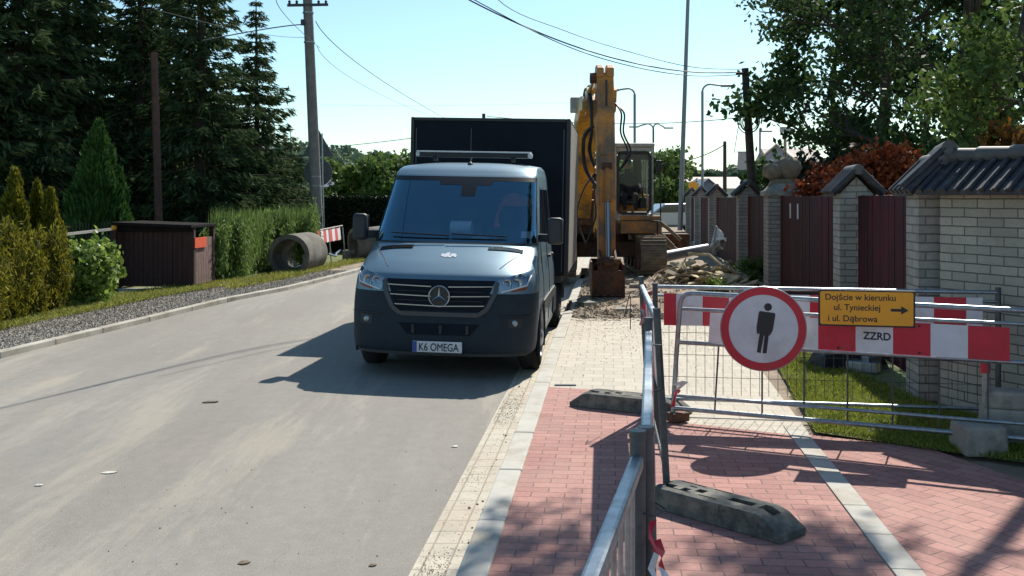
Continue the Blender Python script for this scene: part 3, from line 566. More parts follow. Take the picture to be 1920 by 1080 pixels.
for sg in (-1, 1):
    lx = lambda x: x * sg
    q = [(lx(0.625), 0.925), (lx(0.90), 1.0), (lx(0.945), 1.165), (lx(0.60), 1.065)]
    housing = nose_patch('headlight', q, mat('lamp_housing', (0.34, 0.40, 0.46), 0.3, 0.5), 0.004, VAN, 10, 4)
    rim = MB(); strip_on(rim, lerp_pts([(lx(0.64), 0.94), (lx(0.895), 1.01), (lx(0.93), 1.10)], 6), 0.012, 0.014); rim.build('running_light', M['white'], housing)
    for cx, r_ in ((0.70, 0.036), (0.80, 0.044)):
        rf = MB(); p = Vector(front(lx(cx), 1.035, 0.008)); rf.lathe([(0, -.002), (r_ * .5, 0), (r_, 0.012), (r_ * 1.08, 0.012)], n=18, M=Matrix.Translation(p) @ Matrix.Rotation(R(90), 4, 'X')); rf.build('reflector', M['chrome'], housing, smooth=60)
    dv = MB(); strip_on(dv, lerp_pts([(lx(0.755), 0.97), (lx(0.745), 1.10)], 3), 0.008, 0.012); dv.build('divider', M['chrome'], housing)
    lens = nose_patch('lens', q, M['lens'], 0.022, housing, 10, 4)
    ind = nose_patch('indicator', [(lx(0.74), 0.935), (lx(0.89), 0.965), (lx(0.90), 0.99), (lx(0.74), 0.955)], mat('amber_lens', (0.22, 0.05, 0.012), 0.2), 0.006, housing, 5, 1)
    fs = nose_patch('fog_lamp', [(lx(0.72), 0.57), (lx(0.86), 0.575), (lx(0.86), 0.67), (lx(0.72), 0.665)], M['plastic'], 0.004, VAN, 5, 3)
    fg = MB(); p = Vector(front(lx(0.785), 0.62, 0.01)); fg.lathe([(0, 0.008), (0.022, 0.006), (0.032, 0)], n=16, M=Matrix.Translation(p) @ Matrix.Rotation(R(90), 4, 'X')); fg.build('lens', M['galv'], fs, smooth=60)
sp = MB(); strip_on(sp, lerp_pts([(-0.9, 0.285), (0.9, 0.285)], 24), 0.03, 0.006); sp.build('bumper_lip', M['plastic'], VAN)
sm = MB(); strip_on(sm, lerp_pts([(-0.97, 0.69), (-0.62, 0.69)], 8), 0.006, 0.0015); strip_on(sm, lerp_pts([(0.62, 0.69), (0.97, 0.69)], 8), 0.006, 0.0015)
sm.build('panel_gap', M['black'], VAN)
# plate
fp = front(-0.005, 0.365, 0.03); pl = MB(); pl.box((0, 0, 0), (0.52, 0.012, 0.114)); plo = pl.build('licence_plate', M['white'], VAN, bevel=0.004); plo.location = (-0.005, fp[1], 0.365)
eb = MB(); eb.box((-0.236, -0.0075, 0), (0.044, 0.002, 0.108)); eb.build('blue_band', mat('plate_blue', (0.02, 0.06, 0.30), 0.4), plo)
text_mesh('lettering', 'K6 OMEGA', 0.112, M['black'], plo, face_frame((-0.195, -0.0085, -0.040), (1, 0, 0)), 0.0008, 0.0014, 0.76)
ps = MB(); ps.box((0, .006, -0.064), (0.53, 0.02, 0.014)); ps.build('holder', M['plastic'], plo)
# windscreen glass and frame
def surf(i, j, off): 
    st = SS[i]; yc, z, W, sb, n, dr = st; f = -1 + 2 * j / NV; x, s = se(f, n); return (W * x, yc + sb * s - off, z - dr * abs(x) ** 3)
g = MB(); g.grid([[surf(i, j, 0.004) for j in range(3, NV - 2)] for i in range(WSA, WSB + 1)]); g.build('windscreen', M['glass'], VAN, smooth=60)
fr = MB(); m_ = NV
fr.grid([[surf(i, j, 0.007) for j in range(2, NV - 1)] for i in range(WSA - 1, WSA + 1)])
fr.grid([[surf(i, j, 0.007) for j in range(2, NV - 1)] for i in range(WSB - 1, WSB + 1)])
fr.grid([[surf(i, j, 0.007) for j in range(2, 4)] for i in range(WSA - 1, WSB + 1)]); fr.grid([[surf(i, j, 0.007) for j in range(NV - 3, NV - 1)] for i in range(WSA - 1, WSB + 1)])
fr.grid([[surf(i, j, 0.008) for j in range(18, 24)] for i in range(WSB - 2, WSB)]); fr.grid([[surf(i, j, 0.008) for j in range(20, 22)] for i in range(WSB - 4, WSB - 1)])
fr.build('windscreen_border', M['black'], VAN, smooth=60)
# interior
it = MB(); it.box((0, 1.35, 1.25), (1.66, 0.75, 0.36)); it.box((0, 1.10, 1.36), (1.6, 0.4, 0.12)); it.build('dashboard', M['box_black'], VAN, bevel=0.03)
it = MB(); it.box((0, 3.2, 1.55), (1.6, 0.05, 1.3)); it.build('cab_bulkhead', M['box_black'], VAN)
it = MB(); it.lathe([(0.18, 0), (0.2, 0.012), (0.2, 0.03), (0.18, 0.03)], n=24, M=Matrix.Translation((0.42, 1.72, 1.36)) @ Matrix.Rotation(R(62), 4, 'X')); it.build('steering_wheel', M['plastic'], VAN)
for x in (-0.55, -0.05, 0.45):
    st_ = MB(); st_.box((x, 2.15, 1.22), (0.44, 0.16, 0.72), M=Matrix.Rotation(R(-10), 4, 'X')); st_.box((x, 2.21, 1.70), (0.25, 0.1, 0.2)); st_.build('seat', M['plastic'], VAN, bevel=0.04)
mr_ = MB(); mr_.box((0.02, 1.62, 1.98), (0.24, 0.04, 0.08)); mr_.build('inner_mirror', M['black'], VAN, bevel=0.01)
# wipers
for x0, x1 in ((-0.05, -0.72), (0.60, -0.02)):
    wp = MB(); pts = []
    for k in range(7):
        x = x0 + (x1 - x0) * k / 6; st = SS[WSA + 1]; W, sb, n = st[2], st[3], st[4]; q = min(.999, abs(x) / W); pts.append((x, st[0] + sb * (1 - (1 - q ** n) ** (1 / n)) - 0.03, st[1] + 0.012 + 0.02 * k / 6))
    wp.tube(pts, 0.009, 6); wp.build('wiper', M['black'], VAN)
# hood vents and cover decal
def hood(x, y, off=0.0):
    for a, c in zip(SS[24:46], SS[25:47]):
        def yy(s):
            q = min(.999, abs(x) / s[2]); return s[0] + s[3] * (1 - (1 - q ** s[4]) ** (1 / s[4]))
        ya, yb = yy(a), yy(c)
        if ya <= y <= yb and yb > ya:
            t = (y - ya) / (yb - ya); za = a[1] - a[5] * (abs(x) / a[2]) ** 3; zb = c[1] - c[5] * (abs(x) / c[2]) ** 3; return (x, y, za + (zb - za) * t + off)
    return (x, y, 1.3 + off)
for sg in (-1, 1):
    hv = MB(); xs = [sg * (0.42 + 0.38 * k / 8) for k in range(9)]
    hv.grid([[hood(x, yy + .12 * (abs(x) - .42), 0.004) for x in xs] for yy in (0.66, 0.70, 0.745)]); v = hv.build('hood_vent', M['black'], VAN)
    sl_ = MB()
    for yy in (0.668, 0.69, 0.712, 0.735):
        for a, c in zip(xs, xs[1:]): sl_.beam(hood(a, yy + .12 * (abs(a) - .42), 0.009), hood(c, yy + .12 * (abs(c) - .42), 0.009), 0.009, 0.006)
    sl_.build('slat', M['galv'] if sg > 0 else M['plastic'], v)
dc = MB(); rg = random.Random(5)
for (x0, y0, ww, hh) in ((-.02, .475, .10, .05), (.06, .50, .09, .04), (.0, .515, .06, .05), (.085, .465, .05, .035), (-.055, .495, .035, .03), (.03, .45, .06, .025)):
    pts = [(x0 + ww / 2 * math.cos(a) * rg.uniform(.6, 1.1), y0 + hh * math.sin(a) * rg.uniform(.6, 1.1)) for a in np.arange(0, 6.2, 0.7)]
    dc.poly([hood(x, y, 0.004 + x0 * .01) for x, y in pts])
dc.build('torn_sticker', M['white'], VAN)
hl = MB()
for sg in (-1, 1):
    pts = [(sg * (0.60 + 0.30 * t), 0.20 + 0.55 * t) for t in np.linspace(0, 1, 9)]
    ps_ = [Vector(hood(x, y + 0.25 * (abs(x) / .95) ** 3, 0.0015)) for x, y in pts]
    for p, q in zip(ps_, ps_[1:]): hl.beam(p, q, 0.008, 0.004)
hl.build('bonnet_seam', M['black'], VAN)
# mirrors
for sg in (-1, 1):
    mm = MB(); mm.box((sg * (1.13), 1.10, 1.555), (0.175, 0.12, 0.305), taper=0.93); mo = mm.build('wing_mirror', M['plastic'], VAN, smooth=40, bevel=0.035)
    ar = MB(); ar.beam((sg * 0.93, 1.22, 1.47), (sg * 1.06, 1.13, 1.47), 0.07, 0.09); ar.build('mirror_arm', M['plastic'], mo, bevel=0.01)
    gl_ = MB(); gl_.box((sg * 1.13, 1.168, 1.555), (0.17, 0.006, 0.28)); gl_.build('mirror_glass', M['chrome'], mo)
    wd_ = MB()
    def side(y, z, off=0.004):
        for a, c in zip(SS, SS[1:]):
            if a[1] <= z <= c[1] and c[1] > a[1]: t = (z - a[1]) / (c[1] - a[1]); return (sg * (a[2] + (c[2] - a[2]) * t + off), y, z)
        return (sg * .9, y, z)
    for (ya, yb, yc_) in ((1.42, 2.24, 1.95), (2.36, 3.12, 2.36)):
        rows_ = []
        for k in range(7):
            z = 1.42 + (2.03 - 1.42) * k / 6; y0 = ya + (yc_ - ya) * k / 6; rows_.append([side(y0 + (yb - y0) * j / 6, z) for j in range(7)])
        wm = MB(); wm.grid(rows_); wm.build('side_window', M['darkglass'], VAN, smooth=60)
    sm = MB()
    for y in (1.32, 2.30, 3.22):
        zz = np.linspace(0.42, 2.05, 12); pp = [side(y + (0.0 if z < 1.4 or y > 1.4 else (z - 1.4) * .9), z, 0.001) for z in zz]
        for p, q in zip(pp, pp[1:]): sm.beam(p, q, 0.010, 0.010)
    sm.beam(side(1.32, .42, .001), side(3.22, .42, .001), 0.01, 0.01); sm.build('door_seam', M['black'], VAN)
    tr = MB(); tr.box((sg * 1.005, 2.2, 0.70), (0.03, 2.0, 0.12)); tr.build('side_trim', M['plastic'], VAN, bevel=0.008)
    for y in (2.12, 2.50): hd = MB(); hd.box((sg * 1.0, y, 1.22), (0.05, 0.16, 0.035)); hd.build('door_handle', M['plastic'], VAN, bevel=0.01)
    # wheels
    for y, dual in ((0.98, 0), (4.66, 1)):
        r_ = 0.36; wx = sg * (0.885 if not dual else 0.90); tw = 0.235 if not dual else 0.22
        wt = MB(); Mx = Matrix.Translation((wx, y, r_)) @ Matrix.Rotation(R(90) * sg, 4, 'Y')
        wt.lathe([(0.20, -tw / 2), (0.30, -tw / 2), (0.335, -tw / 2 + .02), (r_, -tw / 2 + .05), (r_, tw / 2 - .05), (0.335, tw / 2 - .02), (0.30, tw / 2), (0.20, tw / 2)], n=36, M=Mx)
        wo = wt.build('wheel', M['tyre'], VAN, smooth=40)
        rm = MB(); rm.lathe([(0.21, tw / 2 + .004), (0.20, tw / 2 - .015), (0.15, tw / 2 - .03 + .02), (0.09, tw / 2 - .0), (0.07, tw / 2 + .02), (0, tw / 2 + .02)], n=24, M=Mx); rm.build('rim', M['galv'], wo, smooth=40)
        if not dual:
            ah = MB(); pts = [(sg * (0.998), y + math.cos(t) * 0.42, 0.36 + math.sin(t) * 0.42) for t in np.linspace(-0.35, math.pi + 0.35, 22)]
            ah.tube(pts, 0.022, 6); ah.poly([(sg * 1.0015, p[1], p[2]) for p in pts]); ah.build('wheel_arch', M['box_black'], VAN)
        else:
            fl = MB(); pts = [(y + math.cos(t) * 0.43, 0.36 + math.sin(t) * 0.43) for t in np.linspace(0.1, math.pi - .1, 14)]
            for p, q in zip(pts, pts[1:]): fl.poly([(sg * .76, p[0], p[1]), (sg * 1.05, p[0], p[1]), (sg * 1.05, q[0], q[1]), (sg * .76, q[0], q[1])])
            fl.build('mudguard', M['plastic'], VAN, fix=False)
# chassis, roof bar, box
ch = MB()
for x in (-0.4, 0.4): ch.box((x, 4.2, 0.55), (0.09, 5.6, 0.16))
ch.cyl((-0.85, 4.66, 0.345), (0.85, 4.66, 0.345), 0.06); ch.cyl((-0.8, 0.98, 0.33), (0.8, 0.98, 0.33), 0.06); ch.box((0, 1.0, 0.42), (1.3, 1.4, 0.28)); ch.box((.86, 3.35, 0.55), (0.3, 0.6, 0.3)); ch.box((-.86, 3.35, 0.55), (0.3, 0.6, 0.3))
ch.build('chassis', M['box_black'], VAN)
lb = MB(); lb.box((0.0, 2.42, 2.45), (1.42, 0.16, 0.055)); lbo = lb.build('light_bar', M['plastic'], VAN, bevel=0.01)
lt = MB(); lt.box((0, 2.42, 2.489), (1.46, 0.20, 0.02)); lt.build('bar_top', M['white'], lbo, bevel=0.006)
for sg in (-1, 1): e = MB(); e.box((sg * .715, 2.42, 2.455), (0.05, 0.19, 0.06)); e.build('end_cap', M['white'], lbo, bevel=0.015); f_ = MB(); f_.box((sg * .5, 2.42, 2.405), (0.05, 0.1, 0.06)); f_.build('foot', M['plastic'], lbo)
an = MB(); an.lathe([(0.035, 0), (0.03, 0.02), (0.012, 0.035), (0, 0.04)], c=(0.02, 1.93, 2.315), n=14); an.tube([(0.02, 1.93, 2.34), (0.03, 2.02, 2.41)], 0.006, 6); an.build('roof_aerial', M['plastic'], VAN)
BX0, BX1, BY0, BY1, BZ0, BZ1 = -1.165, 1.145, 4.05, 7.05, 0.82, 3.05
bx = MB(); bx.box(((BX0 + BX1) / 2, (BY0 + BY1) / 2, (BZ0 + BZ1) / 2), (BX1 - BX0, BY1 - BY0, BZ1 - BZ0)); bo = bx.build('cargo_box', M['box_black'], VAN, bevel=0.012)
ct = mat('box_corner_trim', (0.055, 0.06, 0.075), 0.4, 0.5); tm = MB()
for x in (BX0 + .03, BX1 - .03):
    tm.box((x, BY0 - .004, (BZ0 + BZ1) / 2), (0.05, 0.02, BZ1 - BZ0 + .01))
tm.box(((BX0 + BX1) / 2, BY0 - .005, BZ1 - .02), (BX1 - BX0 - .12, 0.02, 0.045)); tm.build('front_trim', M['plastic'], bo, bevel=0.004)
sd = MB(); sd.box((BX1 + .003, (BY0 + BY1) / 2, (BZ0 + BZ1) / 2), (0.008, BY1 - BY0 - .1, BZ1 - BZ0 - .1)); sd.build('side_panel', mat('grey_side_panel', (0.34, 0.30, 0.27), 0.5, vary=.1), bo)
sd = MB()
for x in (BX0 + 0.085, -0.28, BX1 - 0.09): sd.box((x, BY0 - .001, (BZ0 + BZ1) / 2 - .05), (0.012, 0.006, BZ1 - BZ0 - .2))
sd.build('panel_joint', ct, bo)
sk = MB(); sk.box((0, (BY0 + BY1) / 2, 0.76), (2.1, BY1 - BY0 - .1, 0.10)); sk.build('subframe', M['plastic'], VAN)
gp = MB(); gp.box((-0.0, 3.64, 1.3), (1.6, 0.5, 1.3)); gp.build('rear_wall', M['box_black'], VAN, bevel=0.02)
# things on the dashboard (world position through the van)
VM = VAN.matrix_basis if False else (Matrix.Translation(VAN.location) @ VAN.rotation_euler.to_matrix().to_4x4())
def on_van(o): o.matrix_world = VM @ o.matrix_basis; return o
rl = MB(); rl.cyl((-0.07, 1.16, 1.56), (0.17, 1.14, 1.56), 0.085, n=24); o = rl.build('paper_roll', mat('white_paper', (.85, .85, .87), .7), smooth=40); on_van(o); tag(o, 'white paper roll lying on the van dashboard behind the windscreen', 'paper roll')
pp = MB(); pp.box((0.30, 1.10, 1.462), (0.26, 0.18, 0.012), rz=.2); pp.box((0.35, 1.08, 1.474), (0.18, 0.14, 0.01), rz=-.2); o = pp.build('paper_stack', M['white']); on_van(o); tag(o, 'loose white papers on the van dashboard beside the paper roll', 'papers')
pc = MB(); pc.box((0.80, 1.16, 1.50), (0.13, 0.012, 0.09), M=Matrix.Rotation(R(-35), 4, 'X')); o = pc.build('parking_card', M['white']); on_van(o); tag(o, 'small white card standing in the windscreen corner near the kerb', 'card')
jk = MB(); pts = [(0.60 + .24 * math.cos(a), 1.92, 1.62 + .32 * math.sin(a)) for a in np.linspace(-0.3, math.pi + .2, 14)]
jk.tube(pts, [.04 + .02 * math.sin(i) for i in range(14)], 8); jk.box((.66, 1.93, 1.88), (.38, .05, .12)); o = jk.build('work_jacket', mat('faded_red_cloth', (0.75, 0.12, 0.05), 0.9, vary=.3), bevel=.01); on_van(o); tag(o, 'orange red work jacket hung over the driver seat in the van', 'jacket')
# ============================================================ excavator
EX, EY = 2.08, 23.5
EXC = empty('excavator', (0, 0, 0), 0, 'orange tracked excavator standing behind the van with its arm lowered', 'excavator')
EXC.location = (EX, EY, 0.03); EXC.rotation_euler = (0, 0, 0)
def E(x, y, z): z = z if z < 2.4 else 2.4 + (z - 2.4) * .715; return (x - EX, y - EY, z - 0.03)
# tracks
for sg in (-1, 1):
    cx = sg * 0.97; wt = 0.56; L2 = 1.35; r_ = 0.40; prof = []
    for k in range(13): a = -math.pi / 2 - math.pi * k / 12; prof.append((-L2 + 0.0 + r_ * math.cos(a), 0.44 + r_ * math.sin(a)))
    for k in range(13): a = math.pi / 2 - math.pi * k / 12; prof.append((L2 + r_ * math.cos(a), 0.44 + r_ * math.sin(a)))
    tk = MB(); tk.prism([(cx - wt / 2 + .03, y, z) for y, z in prof], (wt - .06, 0, 0)); to = tk.build('track', M['steel_dirty'], EXC)
    per = []
    for p, q in zip(prof, prof[1:] + prof[:1]):
        d = math.hypot(q[0] - p[0], q[1] - p[1]); n = max(1, round(d / 0.165))
        for k in range(n): per.append((p[0] + (q[0] - p[0]) * (k + .5) / n, p[1] + (q[1] - p[1]) * (k + .5) / n, math.atan2(q[1] - p[1], q[0] - p[0])))
    sh = MB()
    for y, z, a in per:
        Mx = Matrix.Rotation(a, 4, 'X'); sh.box((cx, y, z), (wt, 0.15, 0.035), M=Mx); off = Mx @ Vector((0, 0, 0.03))
        nrm = Vector((0, -math.sin(a), math.cos(a))); s_ = -1 if (nrm.y * y + nrm.z * (z - .44)) < 0 else 1
        sh.box((cx, y + nrm.y * .03 * s_, z + nrm.z * .03 * s_), (wt, 0.02, 0.05), M=Mx)
    sh.build('track_shoes', M['steel_dirty'], to, bevel=0.004)
    for y, rr in ((-L2, 0.30), (L2, 0.30), (-0.7, 0.13), (0, 0.13), (0.7, 0.13)):
        zc_ = 0.44 if rr > .2 else .25
        for q_ in (1, -1): s_ = MB(); s_.cyl((cx + q_ * .24, y, zc_), (cx + q_ * .30, y, zc_), rr, n=20); s_.build('track_roller', M['rust'], to)
un = MB(); un.box((0, 0, 0.55), (1.5, 1.1, 0.35)); un.cyl((0, 0, 0.7), (0, 0, 0.98), 0.62, n=28); un.build('undercarriage', M['rust'], EXC, bevel=0.02)
hs = MB(); hs.box((0, 0.75, 1.07), (2.45, 3.0, 0.18)); hs.box((-0.75, 0.9, 1.5), (0.85, 2.3, 0.75)); hs.box((0.78, 1.4, 1.45), (0.82, 1.5, 0.7)); hs.box((0, 1.5, 1.4), (0.9, 1.2, .55))
hs.build('house', M['ochre'], EXC, bevel=0.03)
cw = MB(); cw.prism([(-1.2, 2.0, 0.98), (1.2, 2.0, 0.98), (1.2, 2.35, .98), (.8, 2.62, .98), (-.8, 2.62, .98), (-1.2, 2.35, .98)], (0, 0, 0.95)); cw.build('counterweight', M['rust'], EXC, bevel=0.05)
dk = MB(); dk.box((-0.42, -0.78, 1.03), (1.5, 0.25, 0.26)); dk.build('front_apron', M['rust'], EXC, bevel=0.02)
pf = MB(); pf.box((0.80, -0.86, 1.06), (0.92, 0.12, 0.28)); pf.box((.8, -.86, 1.27), (0.9, .1, .1)); pf.build('cab_plinth', M['orange'], EXC, bevel=0.015)
# cab frame
cx0, cx1, cy0, cy1, cz0, cz1 = 0.24, 1.06, -0.85, 0.75, 1.28, 2.90
cb = MB(); t_ = 0.055
for x in (cx0, cx1):
    cb.box((x, cy0 + .05, (cz0 + cz1) / 2), (t_, 0.09, cz1 - cz0 - .1)); cb.box((x, cy1, (cz0 + cz1) / 2), (t_, 0.09, cz1 - cz0 - .1)); cb.box((x, (cy0 + cy1) / 2, cz0), (t_, cy1 - cy0, 0.14)); cb.box((x, (cy0 + cy1) / 2, cz1 - .08), (t_, cy1 - cy0, 0.1))
    cb.box((x, 0.12, (cz0 + cz1) / 2), (t_ * .8, 0.07, cz1 - cz0 - .1))
for y in (cy0 + .05, cy1):
    cb.box(((cx0 + cx1) / 2, y, cz0 + .0), (cx1 - cx0 - t_, 0.085, 0.16)); cb.box(((cx0 + cx1) / 2, y, cz1 - .1), (cx1 - cx0 - t_, 0.085, 0.1))
cb.build('cab_frame', M['cabgrey'], EXC, bevel=0.02)
rf = MB(); rf.box(((cx0 + cx1) / 2, (cy0 + cy1) / 2, cz1 + .0), (cx1 - cx0 + .1, cy1 - cy0 + .08, 0.09)); rf.build('cab_roof', M['cabgrey'], EXC, bevel=0.035)
sn = MB(); sn.box(((cx0 + cx1) / 2, cy0 + .12, cz1 - .22), (cx1 - cx0 - .1, 0.04, 0.22)); sn.box((cx1 - .15, cy1 - .02, cz1 - .75), (.2, .03, 1.3)); sn.build('cab_lining', mat('dark_lining', (0.07, 0.06, 0.06), .8), EXC)
wn = MB(); wn.box(((cx0 + cx1) / 2, cy0 + .01, (cz0 + cz1) / 2), (cx1 - cx0 - .1, 0.006, cz1 - cz0 - .32)); wn.build('front_window', M['cabglass'], EXC)
gs = MB()
a0, a1, b0, b1 = cx0 + .05, cx1 - .05, cz0 + .1, cz1 - .17; yy = cy0 - .002
gs.tube([(a0, yy, b0 + .08), (a0, yy, b1 - .08), (a0 + .08, yy, b1), (a1 - .08, yy, b1), (a1, yy, b1 - .08), (a1, yy, b0 + .08), (a1 - .08, yy, b0), (a0 + .08, yy, b0)], 0.032, 6, closed=True); gs.build('window_seal', M['black'], EXC)
for x in (cx0, cx1): s_ = MB(); s_.box((x, -.33, (cz0 + cz1) / 2), (0.006, .8, cz1 - cz0 - .3)); s_.box((x, .43, (cz0 + cz1) / 2), (0.006, .55, cz1 - cz0 - .3)); s_.build('side_window', M['cabglass'], EXC)
s_ = MB(); s_.box(((cx0 + cx1) / 2, .35, 1.62), (.5, .5, .14)); s_.box(((cx0 + cx1) / 2, .58, 1.98), (.46, .12, .62)); s_.build('operator_seat', M['black'], EXC, bevel=.04)
s_ = MB(); s_.box(((cx0 + cx1) / 2 - .3, .2, 1.6), (.14, .6, .25)); s_.box(((cx0 + cx1) / 2 + .3, .2, 1.6), (.14, .6, .25)); s_.build('console', M['plastic'], EXC, bevel=.02)
for sg in (-1, 1): s_ = MB(); s_.tube([((cx0 + cx1) / 2 + sg * .3, -.05, 1.68), ((cx0 + cx1) / 2 + sg * .28, -.1, 1.92)], .018); s_.build('control_lever', M['black'], EXC)
mr_ = MB(); mr_.box((cx1 + .13, cy0 - .05, 2.42), (0.13, .05, 0.28)); mo = mr_.build('mirror', M['black'], EXC, bevel=.02); s_ = MB(); s_.tube([(cx1 + .02, cy0, 2.6), (cx1 + .13, cy0 - .05, 2.62), (cx1 + .13, cy0 - .05, 2.5)], .012); s_.tube([(cx1 + .16, cy0 - .03, 2.55), (cx1 + .18, cy0 - .03, 1.2)], .014); s_.build('mirror_bar', M['black'], mo)
# boom, from pivot to knee to tip (x = boom plane)
BXp = 1.66
def side_prism(b, prof, x, wd): b.prism([E(x - wd / 2, y, z) for y, z in prof], (wd, 0, 0))
bm_ = MB(); side_prism(bm_, [(22.4, 1.30), (22.1, 1.25), (21.2, 2.3), (20.3, 3.25), (19.0, 3.75), (18.35, 3.70), (18.3, 3.95), (18.95, 4.15), (20.0, 4.02), (20.75, 3.72), (21.7, 2.9), (22.6, 1.65)], BXp - 0.17, 0.44)
bm_.build('boom', M['ochre'], EXC, bevel=.015)
bc = MB(); bc.box(E(BXp - .17, 22.3, 1.42), (.6, .5, .55)); bc.build('boom_foot', M['rust'], EXC, bevel=.02)
def hyd(xc, a, c, r0, r1, f, mt):
    h = MB(); A = Vector(E(xc, *a)); C_ = Vector(E(xc, *c)); m_ = A.lerp(C_, f); h.cyl(A, m_, r0, n=16); h.cyl(m_ - (C_ - A).normalized() * .06, m_ + (C_ - A).normalized() * .03, r0 * 1.18, n=16); o = h.build('hydraulic_cylinder', mt, EXC, smooth=40)
    r_ = MB(); r_.cyl(m_, C_, r1, n=12); r_.build('piston_rod', M['chrome'], o, smooth=40); p = MB()
    for q in (A, C_): p.cyl(q - Vector((.09, 0, 0)), q + Vector((.09, 0, 0)), r0 * 1.15, n=12)
    p.build('pin', M['rust'], o)
for x in (BXp - .52, BXp + .16): hyd(x, (21.3, 1.05), (20.5, 3.45), .115, .05, .62, M['ochre'])
hyd(BXp - .17, (20.3, 4.15), (18.2, 4.50), .085, .045, .55, M['ochre'])
# stick: top fork (18.2, 4.45) to bucket pivot (17.75, 0.95)
st = MB(); side_prism(st, [(18.05, 4.62), (18.42, 4.58), (18.50, 3.85), (18.2, 2.2), (17.95, 0.52), (17.70, 0.48), (17.66, 1.8), (17.85, 3.7)], BXp, 0.30)
st.build('stick', M['orange'], EXC, bevel=.02)
fk = MB()
for x in (BXp - .09, BXp + .09): side_prism(fk, [(18.0, 4.50), (18.0, 4.72), (18.12, 4.82), (18.35, 4.82), (18.45, 4.72), (18.45, 4.5)], x, .13)
fk.build('stick_fork', M['orange'], EXC, bevel=.015)
dg = MB(); dg.beam(E(BXp, 17.83, 4.4), E(BXp, 17.80, 3.75), .035, .03); dg.build('hose_clamp_strip', M['black'], EXC)
hyd(BXp, (17.78, 2.3), (17.42, .66), .075, .046, .36, M['orange'])
sc_ = MB(); side_prism(sc_, [(17.88, 2.75), (17.86, 2.5), (17.72, 2.55), (17.74, 2.75)], BXp, .22); sc_.build('cylinder_bracket', M['orange'], EXC)
# side plates above the knee
kn = MB(); side_prism(kn, [(18.9, 3.6), (18.35, 3.7), (18.2, 4.2), (18.35, 4.3), (18.75, 4.2)], BXp - .28, .05); kn.build('knuckle_plate', M['ochre'], EXC); kn = MB(); side_prism(kn, [(18.9, 3.6), (18.35, 3.7), (18.2, 4.2), (18.35, 4.3), (18.75, 4.2)], BXp + .20, .05); kn.build('knuckle_plate', M['ochre'], EXC)
# bucket
bu = MB(); wb = .54; xb = BXp
outer = [(17.95, .66), (18.15, .48), (18.12, .26), (17.9, .08), (17.62, .0), (17.40, .04)]
inner = [(p[0] - .03, p[1] + .03) for p in outer]
for p, q in zip(outer, outer[1:]): bu.prism([E(xb - wb / 2, *p), E(xb - wb / 2, *q), E(xb - wb / 2, q[0] - .03, q[1] + .035), E(xb - wb / 2, p[0] - .035, p[1] + .02)], (wb, 0, 0))
for sx in (-1, 1): bu.prism([E(xb + sx * (wb / 2) - .015, *p) for p in outer + [(17.42, .38), (17.48, .60)]], (.03, 0, 0))
bu.prism([E(xb - wb / 2, 17.46, .04), E(xb - wb / 2, 17.44, .50), E(xb - wb / 2, 17.50, .50), E(xb - wb / 2, 17.54, .06)], (wb, 0, 0))
bo_ = bu.build('bucket', M['rust'], EXC, bevel=.006)
for k in range(4): te = MB(); x = xb - .2 + k * .133; te.prism([E(x - .03, 17.44, .08), E(x - .03, 17.30, -.03), E(x - .03, 17.46, .0)], (.06, 0, 0)); te.build('tooth', M['steel_dirty'], bo_)
lk = MB()
for sx in (-.13, .13): lk.beam(E(xb + sx, 17.8, .85), E(xb + sx, 17.42, .66), .04, .09); lk.beam(E(xb + sx, 17.42, .66), E(xb + sx, 17.55, .5), .04, .09)
lk.cyl(E(xb - .2, 17.42, .66), E(xb + .2, 17.42, .66), .045); lk.cyl(E(xb - .22, 17.8, .56), E(xb + .22, 17.8, .56), .06); lk.box(E(xb, 17.62, .52), (.36, .34, .22)); lk.build('linkage', M['rust'], EXC, bevel=.008)
# hoses
rg = random.Random(2)
def hose(pts, r_=.018):
    pts = [Vector(E(*p)) for p in pts]; out = []
    for i in range(len(pts) - 1):
        p0, p1, p2, p3 = pts[max(i - 1, 0)], pts[i], pts[i + 1], pts[min(i + 2, len(pts) - 1)]
        for k in range(6): t = k / 6; out.append(.5 * ((2 * p1) + (p2 - p0) * t + (2 * p0 - 5 * p1 + 4 * p2 - p3) * t * t + (-p0 + 3 * p1 - 3 * p2 + p3) * t ** 3))
    out.append(pts[-1]); h = MB(); h.tube(out, r_, 6); h.build('hydraulic_hose', M['hose'], EXC, smooth=60)
for k in range(2):
    o_ = k * .035; hose([(BXp - .22 - o_, 20.2, 4.1), (BXp - .26 - o_, 18.9, 4.3 + o_), (BXp - .24 - o_, 18.1, 4.0), (BXp - .23 - o_ * .5, 18.05, 3.2), (BXp - .25 - o_, 18.2, 2.7), (BXp - .2, 18.0, 2.3)])
for k in range(2):
    o_ = k * .05; hose([(BXp + .16, 18.3, 3.95 - o_), (BXp + .28 + o_, 18.0, 3.6), (BXp + .26 + o_, 17.9, 3.1), (BXp + .38 + o_, 17.85, 2.6), (BXp + .2, 17.8, 2.2)])
for k in range(3):
    o_ = k * .05; hose([(BXp - .55 - o_, 20.6, 3.5), (BXp - .70 - o_, 20.6, 3.0), (BXp - .66 - o_, 20.9, 2.4), (BXp - .4, 21.3, 2.0)], .015)
for k in range(2): hose([(BXp - .15, 18.3, 2.2), (BXp - .35 + k * .2, 18.6, 1.9 - k * .1), (BXp - .45 + k * .35, 18.9, 1.4), (BXp - .3, 18.7, .9)], .016)
hose([(BXp - .20, 18.2, 3.3), (BXp - .36, 18.3, 3.0), (BXp - .33, 18.4, 2.3), (BXp - .1, 18.2, 1.9)], .035)
